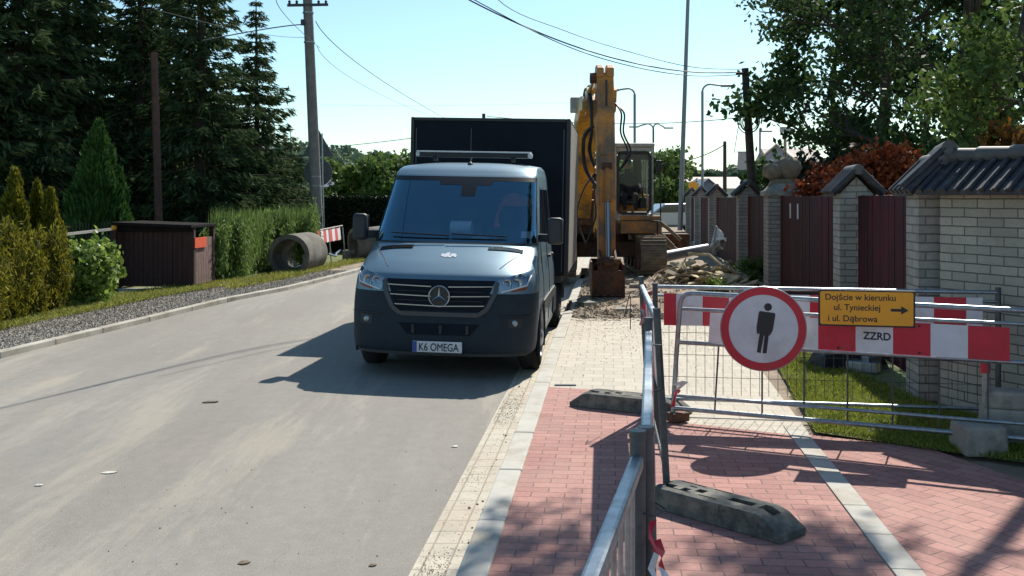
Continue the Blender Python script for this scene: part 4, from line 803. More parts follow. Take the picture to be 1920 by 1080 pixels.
bt = MB(); bt.box(E(BXp - .62, 20.6, 3.62), (.30, .2, .12)); bt.box(E(BXp - .60, 20.5, 2.72), (.22, .16, .10)); bt.build('cylinder_collar', M['rust'], EXC, bevel=.01)
bt = MB(); bt.box(E(BXp - .36, 20.0, 4.05), (.3, .2, .3)); bt.build('valve_block', M['cabgrey'], EXC, bevel=.02)
pl = MB(); pl.box((-0.75, -.42, 1.95), (.8, .6, .25)); pl.box((-.7, .9, 1.95), (.7, 1.6, .2)); pl.build('engine_cover', M['ochre'], EXC, bevel=.03)
lp = MB(); lp.cyl((-.2, -.85, 1.42), (-.2, -.92, 1.42), .09, n=16); lp.build('work_lamp', M['chrome'], EXC)
hr = MB(); hr.tube([(1.0, -.95, 1.2), (1.15, -1.0, 1.2), (1.15, -1.0, .9)], .015); hr.build('grab_rail', M['black'], EXC)
# ---------------- operator, a continuous skinned figure seated in the cab
def figure(name, V, Ed, Rr, mt, root=0):
    me = bpy.data.meshes.new(name); me.from_pydata(V, Ed, []); o = link(name, me, mt); sk = o.modifiers.new('skin', 'SKIN'); sd_ = me.skin_vertices if len(me.skin_vertices) else None
    if not len(me.skin_vertices): me.skin_vertices.new() if hasattr(me.skin_vertices, 'new') else None
    if len(me.skin_vertices):
        for i, r_ in enumerate(Rr): me.skin_vertices[0].data[i].radius = r_ if isinstance(r_, tuple) else (r_, r_); me.skin_vertices[0].data[i].use_root = (i == root)
    o.modifiers.new('sub', 'SUBSURF').levels = 2; o.modifiers['sub'].render_levels = 2; return o
ox, oy, oz = EX + .65, EY + .38, .03
V = [(0, 0, 1.78), (0, .06, 2.0), (0, .08, 2.2), (0, .06, 2.32), (0, .04, 2.40), (0, .02, 2.49), (0, .02, 2.57),
     (-.17, .07, 2.24), (-.25, 0, 2.02), (-.27, -.22, 1.93), (-.28, -.34, 1.94), (.17, .07, 2.24), (.25, 0, 2.02), (.27, -.22, 1.93), (.28, -.34, 1.94),
     (-.10, -.05, 1.76), (-.13, -.45, 1.78), (-.13, -.5, 1.42), (.10, -.05, 1.76), (.13, -.45, 1.78), (.13, -.5, 1.42)]
V = [(x + ox, y + oy, z + oz) for x, y, z in V]
Ed = [(0, 1), (1, 2), (2, 3), (3, 4), (4, 5), (5, 6), (2, 7), (7, 8), (8, 9), (9, 10), (2, 11), (11, 12), (12, 13), (13, 14), (0, 15), (15, 16), (16, 17), (0, 18), (18, 19), (19, 20)]
Rr = [(.17, .12), (.16, .11), (.18, .11), .06, .065, .085, .07, .07, .055, .04, .035, .07, .055, .04, .035, .09, .075, .05, .09, .075, .05]
try:
    per = figure('person', V, Ed, Rr, mat('dark_work_clothes', (0.018, 0.02, 0.03), .9)); tag(per, 'person in dark work clothes and cap seated in the excavator cab', 'person')
    hd = MB(); hd.lathe([(0, -.11), (.05, -.10), (.07, -.05), (.075, 0), (.07, .05), (0, .06)], n=16); hd.box((0, -.085, -.03), (.025, .03, .04))
    ho = hd.build('face', mat('skin_tone', (0.24, 0.13, 0.09), .6), per, smooth=60); ho.location = (ox, oy - .02, oz + 2.50)
    cp = MB(); cp.lathe([(.095, 0), (.09, .06), (.05, .10), (0, .11)], n=18); cp.box((0, -.12, .005), (.13, .1, .012)); co_ = cp.build('cap', M['black'], per, smooth=50); co_.location = (ox, oy + .0, oz + 2.53)
    for sg in (-1, 1):
        hn = MB(); hx, hy, hz = ox + sg * .28, oy - .38, oz + 1.95; hn.box((hx, hy, hz), (.07, .08, .035))
        for k in range(4): hn.tube([(hx - .028 + k * .019, hy - .03, hz), (hx - .028 + k * .019, hy - .07 - .008 * (k in (1, 2)), hz - .012), (hx - .028 + k * .019, hy - .075, hz - .045)], .009, 6)
        hn.tube([(hx - sg * .035, hy, hz), (hx - sg * .055, hy - .04, hz - .01)], .01, 6); hn.build('hand', mat('work_glove', (.1, .09, .08), .9), per, smooth=50, bevel=.008)
except Exception as ex: print('FIGURE', ex)
# ============================================================ barriers
def tubeM(b, pts, r, n=10): b.tube(pts, r, n)
def crowd_barrier(name, a, c, ztop, lab, bars=True, lean=0.0, flat=True):
    a = Vector((a[0], a[1], 0)); c = Vector((c[0], c[1], 0)); d = (c - a).normalized(); n = Vector((d.y, -d.x, 0)); root = empty(name, a, 0, lab, 'barrier', 'steel barriers along the pavement'); L_ = (c - a).length
    b = MB(); lift = n * lean
    def q(s, z): return d * s + Vector((0, 0, z)) - lift * (z / ztop)
    b.beam(q(0.02, ztop - .02), q(L_ - .02, ztop - .02), 0.035, 0.035); rl = b.build('top_rail', M['galv'], root, bevel=.008)
    b = MB(); b.beam(q(0.02, .2), q(L_ - .02, .2), 0.03, 0.03); b.build('bottom_rail', M['galv_dark'], root, bevel=.006)
    for s in (0, L_):
        b = MB(); b.tube([q(s, 0.02), q(s, ztop + .045)], .021, 14); p = b.build('post', M['galv_dark'], root, smooth=50)
        e = MB(); e.cyl(q(s, ztop + .04), q(s, ztop + .058), .0225, n=14); e.build('post_cap', M['galv_dark'], p)
    if bars:
        m = int(L_ / .125)
        for k in range(1, m): b = MB(); s = L_ * k / m; b.tube([q(s, .21), q(s, ztop - .03)], .006, 6); b.build('bar', M['galv'], root)
    return root, q, L_
A_, qA, LA = crowd_barrier('crowd_barrier', (0.325, 2.62), (-0.15, 0.5), 1.10, 'galvanised barrier of close upright bars nearest the camera')
B_, qB, LB = crowd_barrier('crowd_barrier', (0.372, 2.66), (0.705, 5.08), 1.10, 'galvanised barrier seen edge-on between nearest barrier and front rubber foot', lean=.02, bars=False)
C_, qC, LC = crowd_barrier('crowd_barrier', (0.90, 5.86), (1.11, 8.22), 1.06, 'far leaning galvanised barrier running from front rubber foot to rear one', lean=.06, bars=False)
for rt_, q_, L_ in ((B_, qB, LB), (C_, qC, LC)):
    dn_ = (q_(1, 0) - q_(0, 0)).normalized(); nn_ = Vector((dn_.y, -dn_.x, 0)); b = MB(); k = 0
    while k * .25 < L_ - .06: b.mi = (k + 1) % 2; s0, s1 = .03 + k * .25, min(L_ - .03, .28 + k * .25); b.prism([q_(s0, .52) + nn_ * .012, q_(s1, .52) + nn_ * .012, q_(s1, 1.04) + nn_ * .012, q_(s0, 1.04) + nn_ * .012], nn_ * .006); k += 1
    b.build('striped_board', [M['white'], M['red']], rt_); b = MB()
    for k in range(int(L_ / .08)): b.tube([q_(.04 + k * .08, .2), q_(.04 + k * .08, .56)], .0025, 4)
    b.build('wire_mesh', M['wire'], rt_)
hk = MB(); hk.tube([qB(LB, 1.02), qB(LB, 1.02) + Vector((.06, 0, .0)), qB(LB, .80) + Vector((.065, 0, 0)), qB(LB, .78) + Vector((0, 0, 0))], .005, 6); hk.build('hook', M['black'], B_)
wr = MB(); wr.tube([Vector((.33, 2.61, .95)), Vector((.36, 2.59, .945)), Vector((.40, 2.63, .95)), Vector((.37, 2.69, .955)), Vector((.33, 2.63, .95))], .003, 5); tag(wr.build('tie_wire', M['wire']), 'thin wire loop tying the two nearest barrier posts together', 'wire')
# rubber feet with slots
def rubber_foot(a, c, wd, h, lab, seed):
    a = Vector((*a, 0)); c = Vector((*c, 0)); L_ = (c - a).length; xs = [0, .02, .10, .115, .165, .19, .24, .29, .31, .34, .37, .40, .43, .46, .53, .55, .60, .635, .66, .70, .73, .76, .80, .84, .90, .95, 1.0]; xs = [x * L_ for x in xs]
    ys = [v * wd for v in (0, .03, .16, .22, .34, .42, .58, .66, .78, .84, .97, 1.0)]
    def hgt(i, j):
        x = (xs[i] + xs[i + 1]) / 2 / L_; y = (ys[j] + ys[j + 1]) / 2 / wd
        if .1 < x < .165 and .34 < y < .66: return .35
        if .80 < x < .90 and .30 < y < .70: return .12
        if .165 < x < .24 and (.22 < y < .42): return .3
        if .29 < x < .34 and (.22 < y < .42 or .58 < y < .66): return .3
        if .37 < x < .43 and .34 < y < .58: return .3
        if .43 < x < .55 and (.16 < y < .22 or .78 < y < .84): return .72
        if .19 < x < .37 and (.78 < y < .84 or .16 < y < .22): return .72
        if .60 < x < .76 and (.34 < y < .58): return .2
        if .60 < x < .73 and (y < .03 or y > .97): return .55
        return 1.0
    def top(x, y, k):
        e = min(x, L_ - x) / (.13 * L_); f = min(1, .28 + .72 * min(1, e)); s = min(y, wd - y) / (.06 * wd); f *= min(1, .85 + .15 * s); return h * f * k
    b = MB(); nx, ny = len(xs) - 1, len(ys) - 1
    for i in range(nx):
        for j in range(ny):
            k = hgt(i, j); c4 = [(xs[i], ys[j]), (xs[i + 1], ys[j]), (xs[i + 1], ys[j + 1]), (xs[i], ys[j + 1])]; b.poly([(x, y, top(x, y, k)) for x, y in c4])
            for di, dj, e0, e1 in ((-1, 0, 0, 3), (1, 0, 1, 2), (0, -1, 0, 1), (0, 1, 3, 2)):
                ii, jj = i + di, j + dj; k2 = hgt(ii, jj) if 0 <= ii < nx and 0 <= jj < ny else 0
                if k > k2: p, q = c4[e0], c4[e1]; b.poly([(p[0], p[1], top(*p, k)), (q[0], q[1], top(*q, k)), (q[0], q[1], top(*q, k2)), (p[0], p[1], top(*p, k2))])
    o = b.build('rubber_foot', M['rubber'], fix=False); dr = (c - a).normalized(); o.location = a + Vector((dr.y, -dr.x, 0)) * wd / 2 * 1 + Vector((0, 0, .002)); o.rotation_euler = (0, 0, math.atan2(dr.y, dr.x)); tag(o, lab, 'barrier foot'); return o
rubber_foot((0.80, 5.92), (1.45, 5.22), .24, .125, 'slotted grey rubber foot on red pavers at the bottom of the photo', 1)
rubber_foot((0.545, 8.66), (1.42, 8.18), .25, .125, 'slotted dark rubber foot lying behind, near the pale footpath', 2)
bl_ = MB(); bl_.box((1.30, 7.95, .04), (.16, .10, .07), rz=.4); tag(bl_.build('broken_brick', M['rust'], bevel=.01), 'reddish broken lump under the left corner of the sign barrier', 'brick')
# main sign barrier D (frame + board + signs)
DA, DB = Vector((1.32, 7.96, 0)), Vector((3.75, 6.78, 0)); dD = (DB - DA).normalized(); nD = Vector((dD.y, -dD.x, 0)); LD = (DB - DA).length
if nD.y > 0: nD = -nD
D = empty('sign_barrier', DA, 0, 'grey tubular barrier carrying round no pedestrians sign, yellow sign and striped board', 'barrier')
def qd(s, z, o=0.0): return dD * s + nD * o + Vector((0, 0, z)) + Vector((-.06, 0, 0)) * (1 - z) * (1 if s < .5 else 0)
b = MB(); b.tube([qd(0, .02), qd(0, .5), qd(0.005, .93), qd(.02, .975), qd(.05, 1.0), qd(.1, 1.01), qd(LD, .985)], .019, 12); b.build('top_frame', M['galv'], D, smooth=60)
for z, r_, nm in ((.885, .014, 'rail'), (.622, .016, 'rail'), (.205, .013, 'rail'), (.105, .018, 'rail')): b = MB(); b.tube([qd(0, z), qd(LD, z + .012)], r_, 10); b.build(nm, M['galv'], D, smooth=60)
for k in range(1, 8): s = .31 * k + .02; b = MB(); b.tube([qd(s, .105), qd(s, .62)], .007, 6); b.build('bar', M['galv_dark'], D)
b = MB(); b.tube([qd(LD, 0), qd(LD, 1.0)], .019, 12); b.build('post', M['galv'], D)
# striped board
sB0, sB1 = 0.26, 2.28; bd = MB(); w_ = (sB1 - sB0) / 7.2; x = sB0; k = 0; bm2 = [M['white'], M['red']]
edges = [.255, 1.056, 1.32, 1.575, 1.824, 2.064, 2.325]
for i, (s0, s1) in enumerate(zip(edges, edges[1:])):
    bd.mi = 1 if i in (1, 3, 5, 7) else 0; g_ = .0 if True else 0; bd.prism([qd(s0, .64, .022), qd(s1, .64, .022), qd(s1, .87, .022), qd(s0, .87, .022)], nD * .004)
brd = bd.build('striped_board', bm2, D)
ic = (edges[2] + edges[3]) / 2 + .01
text_mesh('lettering', 'ZZRD', .075, M['black'], brd, face_frame(qd(ic - .085, .735, .0275), dD), .0006, .0022, .95)
bo = MB()
for s in (.62, 1.2, 1.75): bo.cyl(qd(s, .66, .025), qd(s, .66, .036), .009, n=6); bo.cyl(qd(s, .85, .025), qd(s, .85, .036), .009, n=6)
bo.build('bolt', M['black'], D)
# round sign, built facing the camera along the barrier normal
FC = Vector((1.845, 7.44, .795)) - D.location; nS = Vector((-.12, -1, 0)).normalized(); xS = Vector((1, -.12, 0)).normalized()
def disc(r0, r1, off, th=.0015, n=64):
    b = MB(); O = FC + nS * off; Z = Vector((0, 0, 1))
    pts0 = [O + (xS * math.cos(a) + Z * math.sin(a)) * r0 for a in np.linspace(0, 2 * math.pi, n, endpoint=False)]; pts1 = [O + (xS * math.cos(a) + Z * math.sin(a)) * r1 for a in np.linspace(0, 2 * math.pi, n, endpoint=False)]
    for i in range(n):
        j = (i + 1) % n
        for A0, B0 in ((Vector(), Vector()),): b.add([pts0[i], pts0[j], pts1[j], pts1[i], pts0[i] - nS * th, pts0[j] - nS * th, pts1[j] - nS * th, pts1[i] - nS * th], [(0, 1, 2, 3), (4, 7, 6, 5), (3, 2, 6, 7)])
    return b
sg_ = MB(); O = FC; sg_.cyl(O + nS * .0, O + nS * .004, 0.308, n=64); sgn = sg_.build('round_sign', M['white'], D)
sg_ = MB(); sg_.tube([FC + nS * .002 + (xS * math.cos(a) + Vector((0, 0, 1)) * math.sin(a)) * 0.308 for a in np.linspace(0, 2 * math.pi, 72, endpoint=False)], .005, 6, closed=True); sg_.build('rim', M['galv'], sgn)
disc(.25, .306, .0065).build('red_ring', M['red'], sgn)
th = R(-7.5)
def pic(pts):    # pictogram polygon in sign plane (x right, z up) tilted
    c, s = math.cos(th), math.sin(th); return [FC + nS * .0065 + xS * (x * c - y * s + .012) + Vector((0, 0, 1)) * (x * s + y * c) for x, y in pts]
pg = MB()
for pts in ([(.028 * math.cos(a), .162 + .028 * math.sin(a)) for a in np.linspace(0, 6.283, 16, endpoint=False)],
            [(-.052, .125), (.052, .125), (.060, .115), (.056, .0), (.040, -.045), (.034, -.04), (.036, .05), (.032, -.04), (.034, -.175), (.006, -.180), (.003, -.05), (-.003, -.05), (-.008, -.180), (-.036, -.178), (-.034, -.04), (-.036, .05), (-.036, -.04), (-.052, -.045), (-.062, .0), (-.060, .115)]):
    pg.prism(pic(pts), nS * .0012)
pg.build('pedestrian_symbol', M['black'], sgn)
bk_ = MB(); bk_.beam(FC + Vector((0, .02, -.28)), FC + Vector((0, .02, .28)), .04, .012); bk_.build('bracket', M['galv_dark'], D)
# yellow direction sign
yc = Vector((2.535, 7.25, .965)) - D.location; xY = Vector((1, -.22, 0)).normalized(); nY = Vector((-.22, -1, 0)).normalized(); Mf = face_frame(yc, xY)
yb = MB(); yb.box((0, 0, 0), (.66, .262, .004)); ys_ = yb.build('yellow_sign', M['black'], D, bevel=.0015); ys_.matrix_local = Mf
yf = MB(); rr_ = .012; pts = []
for cx_, cy_, a0 in ((.317 - rr_, .119 - rr_, 0), (-.317 + rr_, .119 - rr_, 90), (-.317 + rr_, -.119 + rr_, 180), (.317 - rr_, -.119 + rr_, 270)):
    for t in (0, 30, 60, 90): pts.append((cx_ + rr_ * math.cos(R(a0 + t)), cy_ + rr_ * math.sin(R(a0 + t)), .0022))
yf.prism(pts, (0, 0, .0012)); yf.build('yellow_face', M['yellow'], ys_)
for body, x, y, sz in (('Dojście w kierunku', -.285, .058, .062), ('ul. Tynieckiej', -.225, -.015, .062), ('i ul. Dąbrowa', -.265, -.095, .062)):
    text_mesh('lettering', body, sz, M['black'], ys_, Matrix.Translation((x, y, .0036)), .0004, .0012, .98)
ar = MB(); ar.prism([(.165, -.018, .0036), (.235, -.018, .0036), (.235, -.038, .0036), (.285, 0 - .008, .0036), (.235, .022, .0036), (.235, .002, .0036), (.165, .002, .0036)], (0, 0, .0008)); ar.build('arrow', M['black'], ys_)
# back barrier E with mesh infill
EA, EB = Vector((1.17, 8.28, 0)), Vector((3.78, 7.88, 0)); dE = (EB - EA).normalized(); nE = Vector((dE.y, -dE.x, 0)); LE = (EB - EA).length
Eb = empty('mesh_barrier', EA, 0, 'wire mesh barrier with short striped board standing behind the sign barrier', 'barrier')
def qe(s, z, o=0.0): return dE * s + nE * o + Vector((0, 0, z))
for z, r_ in ((1.03, .016), (.96, .012), (.12, .014)): b = MB(); b.tube([qe(0, z), qe(LE, z - .01)], r_, 8); b.build('rail', M['galv'], Eb, smooth=60)
for s in (0, LE): b = MB(); b.tube([qe(s, 0), qe(s, 1.06)], .022, 12); b.build('post', M['galv_dark'], Eb, smooth=60)
b = MB()
for k in range(int(LE / .072)): s = .04 + k * .072; b.tube([qe(s, .16), qe(s, .95)], .0022, 4)
for z in (.30, .48, .66): b.tube([qe(.02, z), qe(LE, z)], .0022, 4)
b.build('wire_mesh', M['wire'], Eb)
bd = MB(); s = .07; i = 0; wid = [.10, .21, .21, .21, .21, .21, .24, .23, .23, .24, .24, .12]
for i, w__ in enumerate(wid):
    bd.mi = 1 if i % 2 == 0 else 0; bd.prism([qe(s, .72, .02), qe(min(s + w__, LE - .02), .72, .02), qe(min(s + w__, LE - .02), .98, .02), qe(s, .98, .02)], nE * .004); s += w__
bd.build('striped_board', bm2, Eb)
cbk = MB(); cbk.box((0, 0, .13), (.62, .26, .26), taper=.94); cbk.box((-.1, 0, .32), (.34, .24, .12), taper=.9)
o = cbk.build('concrete_block', M['concrete'], bevel=.02); o.location = (3.66, 7.22, 0); o.rotation_euler = (0, 0, -.35); tag(o, 'grey concrete ballast block at the right end of the barriers', 'concrete block')
cbk = MB(); cbk.box((0, 0, .10), (.30, .30, .2), taper=.92); o = cbk.build('concrete_block', M['concrete'], bevel=.02); o.location = (3.22, 7.0, 0); tag(o, 'small pale concrete block standing left of the large ballast block', 'concrete block')
p = MB(); p.cyl((0, 0, 0), (0, 0, .52), .022, n=12); po = p.build('marker_post', M['galv'], smooth=60); po.location = (3.40, 7.28, .0); tag(po, 'thin grey post with red cap beside the brick wall', 'post'); c_ = MB(); c_.cyl((0, 0, .50), (0, 0, .565), .033, n=12); c_.build('cap', M['red'], po)
# red-white tape scraps
def tape(pts, wd, lab, mt=None):
    b = MB(); rows_ = []; 
    for i, p_ in enumerate(pts):
        p_ = Vector(p_); d_ = Vector((math.cos(i * 1.1) * wd / 2, math.sin(i * 1.3) * wd / 3, wd * .15)); b.mi = 0; rows_.append([p_ - d_, p_ + d_])
    b.grid(rows_)
    for i in range(len(b.m)): b.m[i] = (i // 2) % 2
    o = b.build('barrier_tape', [M['red'], M['white']], fix=False); tag(o, lab, 'tape'); return o
tape([(.362, 2.60, .93), (.35, 2.57, .90), (.365, 2.56, .86), (.352, 2.56, .82), (.37, 2.55, .78), (.36, 2.56, .74)], .02, 'red and white tape scrap hanging from the nearest barrier posts')
tape([(.372, 2.63, .87), (.385, 2.58, .85), (.38, 2.57, .82), (.395, 2.56, .79), (.392, 2.57, .76)], .028, 'short red tape end fluttering right of the nearest post')
tape([(1.24, 7.9, .22), (1.30, 7.85, .25), (1.26, 7.86, .30), (1.34, 7.82, .34), (1.28, 7.84, .27), (1.24, 7.83, .14)], .05, 'crumpled red tape tied low where sign barrier meets edge-on barrier')
tape([(1.12, 8.2, 1.0), (1.08, 8.15, .94), (1.05, 8.15, .86), (1.07, 8.1, .80), (1.02, 8.1, .74)], .05, 'faded red tape hanging left of the far barrier post')
for k in range(2): b = MB(); b.tube([qC(LC, 1.02 - .05 * k) + C_.location, qC(LC, 1.0 - .04 * k) + C_.location + Vector((-.1, -.05, .0)), qC(LC, .9) + C_.location + Vector((-.16 + .05 * k, -.1, -.1 - .1 * k))], .004, 5); o = b.build('cable_tie', M['wire']); tag(o, 'thin black wire end sticking out of the far barrier post', 'wire', 'wire ends at the far barrier post')
# ============================================================ fence: pillars, panels, brick wall
dF = Vector((math.sin(math.atan(.108)), math.cos(math.atan(.108)), 0)); nF = Vector((dF.y, -dF.x, 0)); F0 = Vector((3.51, 8.75, 0))
def FP(Y, off=0.0): return Vector((2.565 + .108 * Y, Y, 0)) + nF * off
aF = -math.atan(.108)
def tiled_cap(parent, w_, d_, zb, zr, over=.10, rz=0):   # gable cap, ridge along local y
    hw, hd = w_ / 2 + over, d_ / 2 + over; gb = MB(); gb.prism([(-w_ / 2, -d_ / 2 + .005, zb), (w_ / 2, -d_ / 2 + .005, zb), (0, -d_ / 2 + .005, zr - .05)], (0, d_ - .01, 0)); cap = gb.build('gable', M['brick_dark'], parent)
    for sg in (-1, 1):
        rf_ = MB(); rf_.prism([(0, -hd, zr), (sg * hw, -hd, zb - .03), (sg * hw, -hd, zb + .015), (0, -hd, zr + .045)], (0, 2 * hd, 0)); r_ = rf_.build('roof_slope', M['tile'], cap)
        n = max(3, int(2 * hd / .14)); t_ = MB()
        for k in range(n + 1):
            y = -hd + 2 * hd * k / n; t_.cyl((0 + sg * .03, y, zr + .03), (sg * (hw + .015), y, zb + .005), .034, .042, 8)
        t_.build('tile_rolls', M['tile'], r_, smooth=50)
    rd = MB(); rd.cyl((0, -hd - .03, zr + .035), (0, hd + .02, zr + .035), .062, .055, 12); rd.build('ridge_tile', M['ridge'], cap, smooth=50)
pil = [(8.75, .38, 'first brick pillar joining the cream brick wall'), (11.9, .38, 'second brick pillar between the two dark red boards'), (22.2, .42, 'pillar just beyond the stone ornament pillar'), (29.6, .42, 'third pillar from the far end of the fence'), (35.4, .45, 'second pillar from the far end of the fence'), (40.2, .45, 'last pillar at the far end of the fence')]
for Y, w_, lab in pil:
    r_ = empty('fence_pillar', FP(Y) + nF * w_ / 2 + dF * w_ / 2, aF, lab + ' with tiled gable cap', 'pillar', 'capped brick fence pillars'); c_ = MB(); c_.box((0, 0, .88), (w_, w_, 1.84)); c_.build('column', M['brick_dark'], r_); tiled_cap(r_, w_, w_, 1.80, 2.05 if Y < 20 else 2.06, .09)
# first pillar: wide tiled cap
# ornament pillar
OP = empty('ornament_pillar', FP(17.7) + nF * .3 + dF * .3, aF, 'wide grey brick pillar crowned by a weathered stone figure', 'pillar'); c_ = MB(); c_.box((0, 0, .88), (.60, .60, 1.82)); c_.build('column', M['brick_dark'], OP)
c_ = MB(); c_.box((0, 0, 1.83), (.72, .72, .09), taper=.98); c_.box((0, 0, 1.93), (.66, .66, .14), taper=.62); c_.build('stone_cap', M['concrete'], OP, bevel=.01)
c_ = MB(); rg = random.Random(6)
c_.lathe([(0, -.06), (.17, -.02), (.16, .03), (.08, .07), (.10, .10), (.19, .17), (.225, .28), (.20, .38), (.12, .45), (0, .47)], c=(0.10, 0, 2.0), n=16); b2 = c_.v[:]
c_.lathe([(0, .05), (.14, .08), (.19, .18), (.18, .27), (.10, .34), (0, .36)], c=(-.17, .0, 2.02), n=12); c_.box((0, 0, 2.02), (.5, .3, .1), taper=.8)
c_.v = noisy(c_.v, .016, seed=4); c_.build('stone_ornament', M['stone'], OP, smooth=60)
pw = MB(); pw.box((-.06, -.31, .95), (.035, .03, 1.7)); pw.build('pale_strip', M['concrete'], OP)
def panel(Y0, Y1, mt, lab, h=1.78, zb=.06, boards=.11):
    A, B = FP(Y0, .2), FP(Y1, .2); L_ = (B - A).length; r_ = empty('board_fence', A, 0, lab, 'fence', 'dark board fence panels'); d = (B - A).normalized(); b = MB(); n = int(L_ / boards); rg = random.Random(int(Y0 * 10))
    for k in range(n): s0 = L_ * k / n + .003; s1 = L_ * (k + 1) / n - .003; o_ = rg.uniform(-.004, .004); p0, p1 = d * s0 + nF * o_, d * s1 + nF * o_; b.prism([p0 + Vector((0, 0, zb)), p1 + Vector((0, 0, zb)), p1 + Vector((0, 0, h + rg.uniform(-.006, .006))), p0 + Vector((0, 0, h))], nF * .02)
    b.build('boards', mt, r_); b = MB()
    for z in (.35, h - .3): b.beam(nF * .04 + Vector((0, 0, z)), d * L_ + nF * .04 + Vector((0, 0, z)), .03, .06)
    b.build('cross_rail', mt, r_); return r_
panel(9.16, 11.88, M['fence_red'], 'dark red board panel left of the cream brick wall'); panel(12.32, 14.9, M['fence_red'], 'dark red gate leaf beside the second brick pillar')
gp = panel(14.94, 17.68, M['fence_brown'], 'brown gate leaf with white slots beside ornament pillar')
wh = MB()
for s in (.9, 1.6): d = (FP(17.68, .2) - FP(14.94, .2)).normalized(); wh.prism([d * (s + k * .0) - nF * .012 + Vector((0, 0, z)) + d * e for k, z, e in ((0, 1.42, 0), (0, 1.42, .09), (0, 1.66, .09), (0, 1.66, 0))], nF * .01)
wh.build('white_slot', M['white'], gp)
panel(18.35, 22.15, M['fence_brown'], 'brown panel between stone ornament pillar and next capped pillar'); panel(22.7, 29.5, M['fence_brown'], 'long brown panel behind the rubble heap', 1.76); panel(30.1, 35.3, M['fence_brown'], 'narrow-looking brown panel before the second last pillar', 1.76); panel(35.95, 40.1, M['fence_brown'], 'farthest brown panel of the fence', 1.76)
# brick wall
WA = Vector((3.64, 8.62, 0)); WB = Vector((4.15, 7.42, 0)) ; dW = (WB - WA).normalized(); LW = (WB - WA).length + 2.4; nW = Vector((dW.y, -dW.x, 0)); 
if nW.y > 0: nW = -nW
aW = math.atan2(dW.y, dW.x)
W_ = empty('brick_wall', WA, aW, 'cream brick wall with dark tiled coping at the right edge', 'wall')   # local x along wall, local -y faces the camera
c_ = MB(); c_.box((LW / 2, .12, .87), (LW, .24, 1.86)); c_.build('wall', M['brick'], W_)
zb, zr = 1.80, 2.06; rf_ = MB(); rf_.prism([(-.05, .12, zr), (-.05, -.22, zb - .02), (-.05, -.22, zb + .02), (-.05, .12, zr + .04)], (LW + .05, 0, 0)); rf_.prism([(-.05, .12, zr), (-.05, .46, zb - .02), (-.05, .46, zb + .02), (-.05, .12, zr + .04)], (LW + .05, 0, 0)); cop = rf_.build('coping', M['tile'], W_)
t_ = MB(); n = int(LW / .125)
for k in range(n + 1):
    x = k * LW / n; t_.cyl((x, .10, zr + .035), (x, -.23, zb + .01), .022, .028, 8); t_.cyl((x, .14, zr + .035), (x, .47, zb + .01), .022, .028, 8)
t_.build('tile_rolls', M['tile'], cop, smooth=50)
rd = MB(); k = 0
while k * .33 < LW: rd.cyl((k * .33 - .02, .12, zr + .05), (k * .33 + .33, .12, zr + .045), .072, .062, 12); k += 1
rd.build('ridge_tiles', M['ridge'], cop, smooth=50)
c_ = MB(); c_.box((LW / 2, .12, 1.79), (LW, .27, .03)); c_.build('eaves_course', mat('brown_mortar', (.22, .13, .09), .9, vary=.3), W_)
# big cap over the junction pillar
J = empty('corner_cap', FP(8.75) + nF * .30 + dF * .30, -.30, 'large tiled gable cap with pale ridge tile at the wall corner', 'roof cap'); tiled_cap(J, .42, .55, 1.84, 2.15, .14)
# ============================================================ rubble, pipe, scrap by the fence
b = MB(); rng_ = np.random.default_rng(11); rows_ = []
for i in range(34):
    row = []
    for j in range(34):
        u, v = i / 33 * 2 - 1, j / 33 * 2 - 1; r_ = math.hypot(u, v); row.append((u * 1.25, v * 1.7, max(-.03, .27 * max(0, 1 - r_ ** 1.7) + rng_.normal(0, .04) * (r_ < 1))))
    rows_.append(row)
b.grid(rows_); o = b.build('rubble_heap', M['dirt'], smooth=30); o.location = (3.95, 20.5, .02); tag(o, 'heap of dry soil and roots beside the excavator', 'soil heap', kind='stuff')
rg = random.Random(21)
for k in range(64):
    L_ = rg.uniform(.3, .95); wd = rg.uniform(.05, .2); u = rg.uniform(-.55, .95); v = rg.uniform(-.95, .15); r_ = min(1, math.hypot(u, v)); p_ = Vector((3.95 + u * 1.2, 20.5 + v * 1.6, .28 * max(0, 1 - r_ ** 1.7) + rg.uniform(.03, .16))); b = MB(); b.box((0, 0, 0), (L_, wd, rg.uniform(.015, .04))); b.v = noisy(b.v, .018)
    o = b.build('broken_board', M['wood_pale'] if rg.random() < .7 else M['wood_old'], bevel=.004); o.location = (p_.x, p_.y, max(p_.z, .05)); o.rotation_euler = (rg.uniform(-.45, .45), rg.uniform(-.45, .45), rg.uniform(0, 3.1)); tag(o, 'broken splintered piece of wood in the rubble heap', 'board', 'broken wood in the rubble heap')
def stick_tube(name, pts, r_, mt, lab, cat, grp=None, n=8):
    b = MB(); b.tube(pts, r_, n); o = b.build(name, mt, smooth=60); tag(o, lab, cat, grp); return o
for k in range(26):
    px, py = rg.uniform(1235, 1325), rg.uniform(505, 540); Y = 19.2 + (540 - py) / 30; a = P(px, py, Y); d = Vector((rg.uniform(-.35, .35), rg.uniform(-.1, .1), rg.uniform(-.12, .18))); a.z = max(a.z, .08)
    stick_tube('root', [a - d, a + Vector((0, 0, rg.uniform(0, .08))), a + d * .9], rg.uniform(.008, .018), M['wood_old'] if k % 2 else M['wood_pale'], 'thin dry root sticking out of the soil heap', 'root', 'dry roots in the soil heap', 5)
stick_tube('pale_pipe', [P(1335, 524, 19.6), P(1360, 503, 19.9), P(1330, 478, 20.2), P(1290, 475, 20.4), P(1283, 490, 20.4), P(1300, 505, 20.2)], .028, M['wood_pale'], 'curved pale flexible pipe looping over the rubble heap', 'pipe')
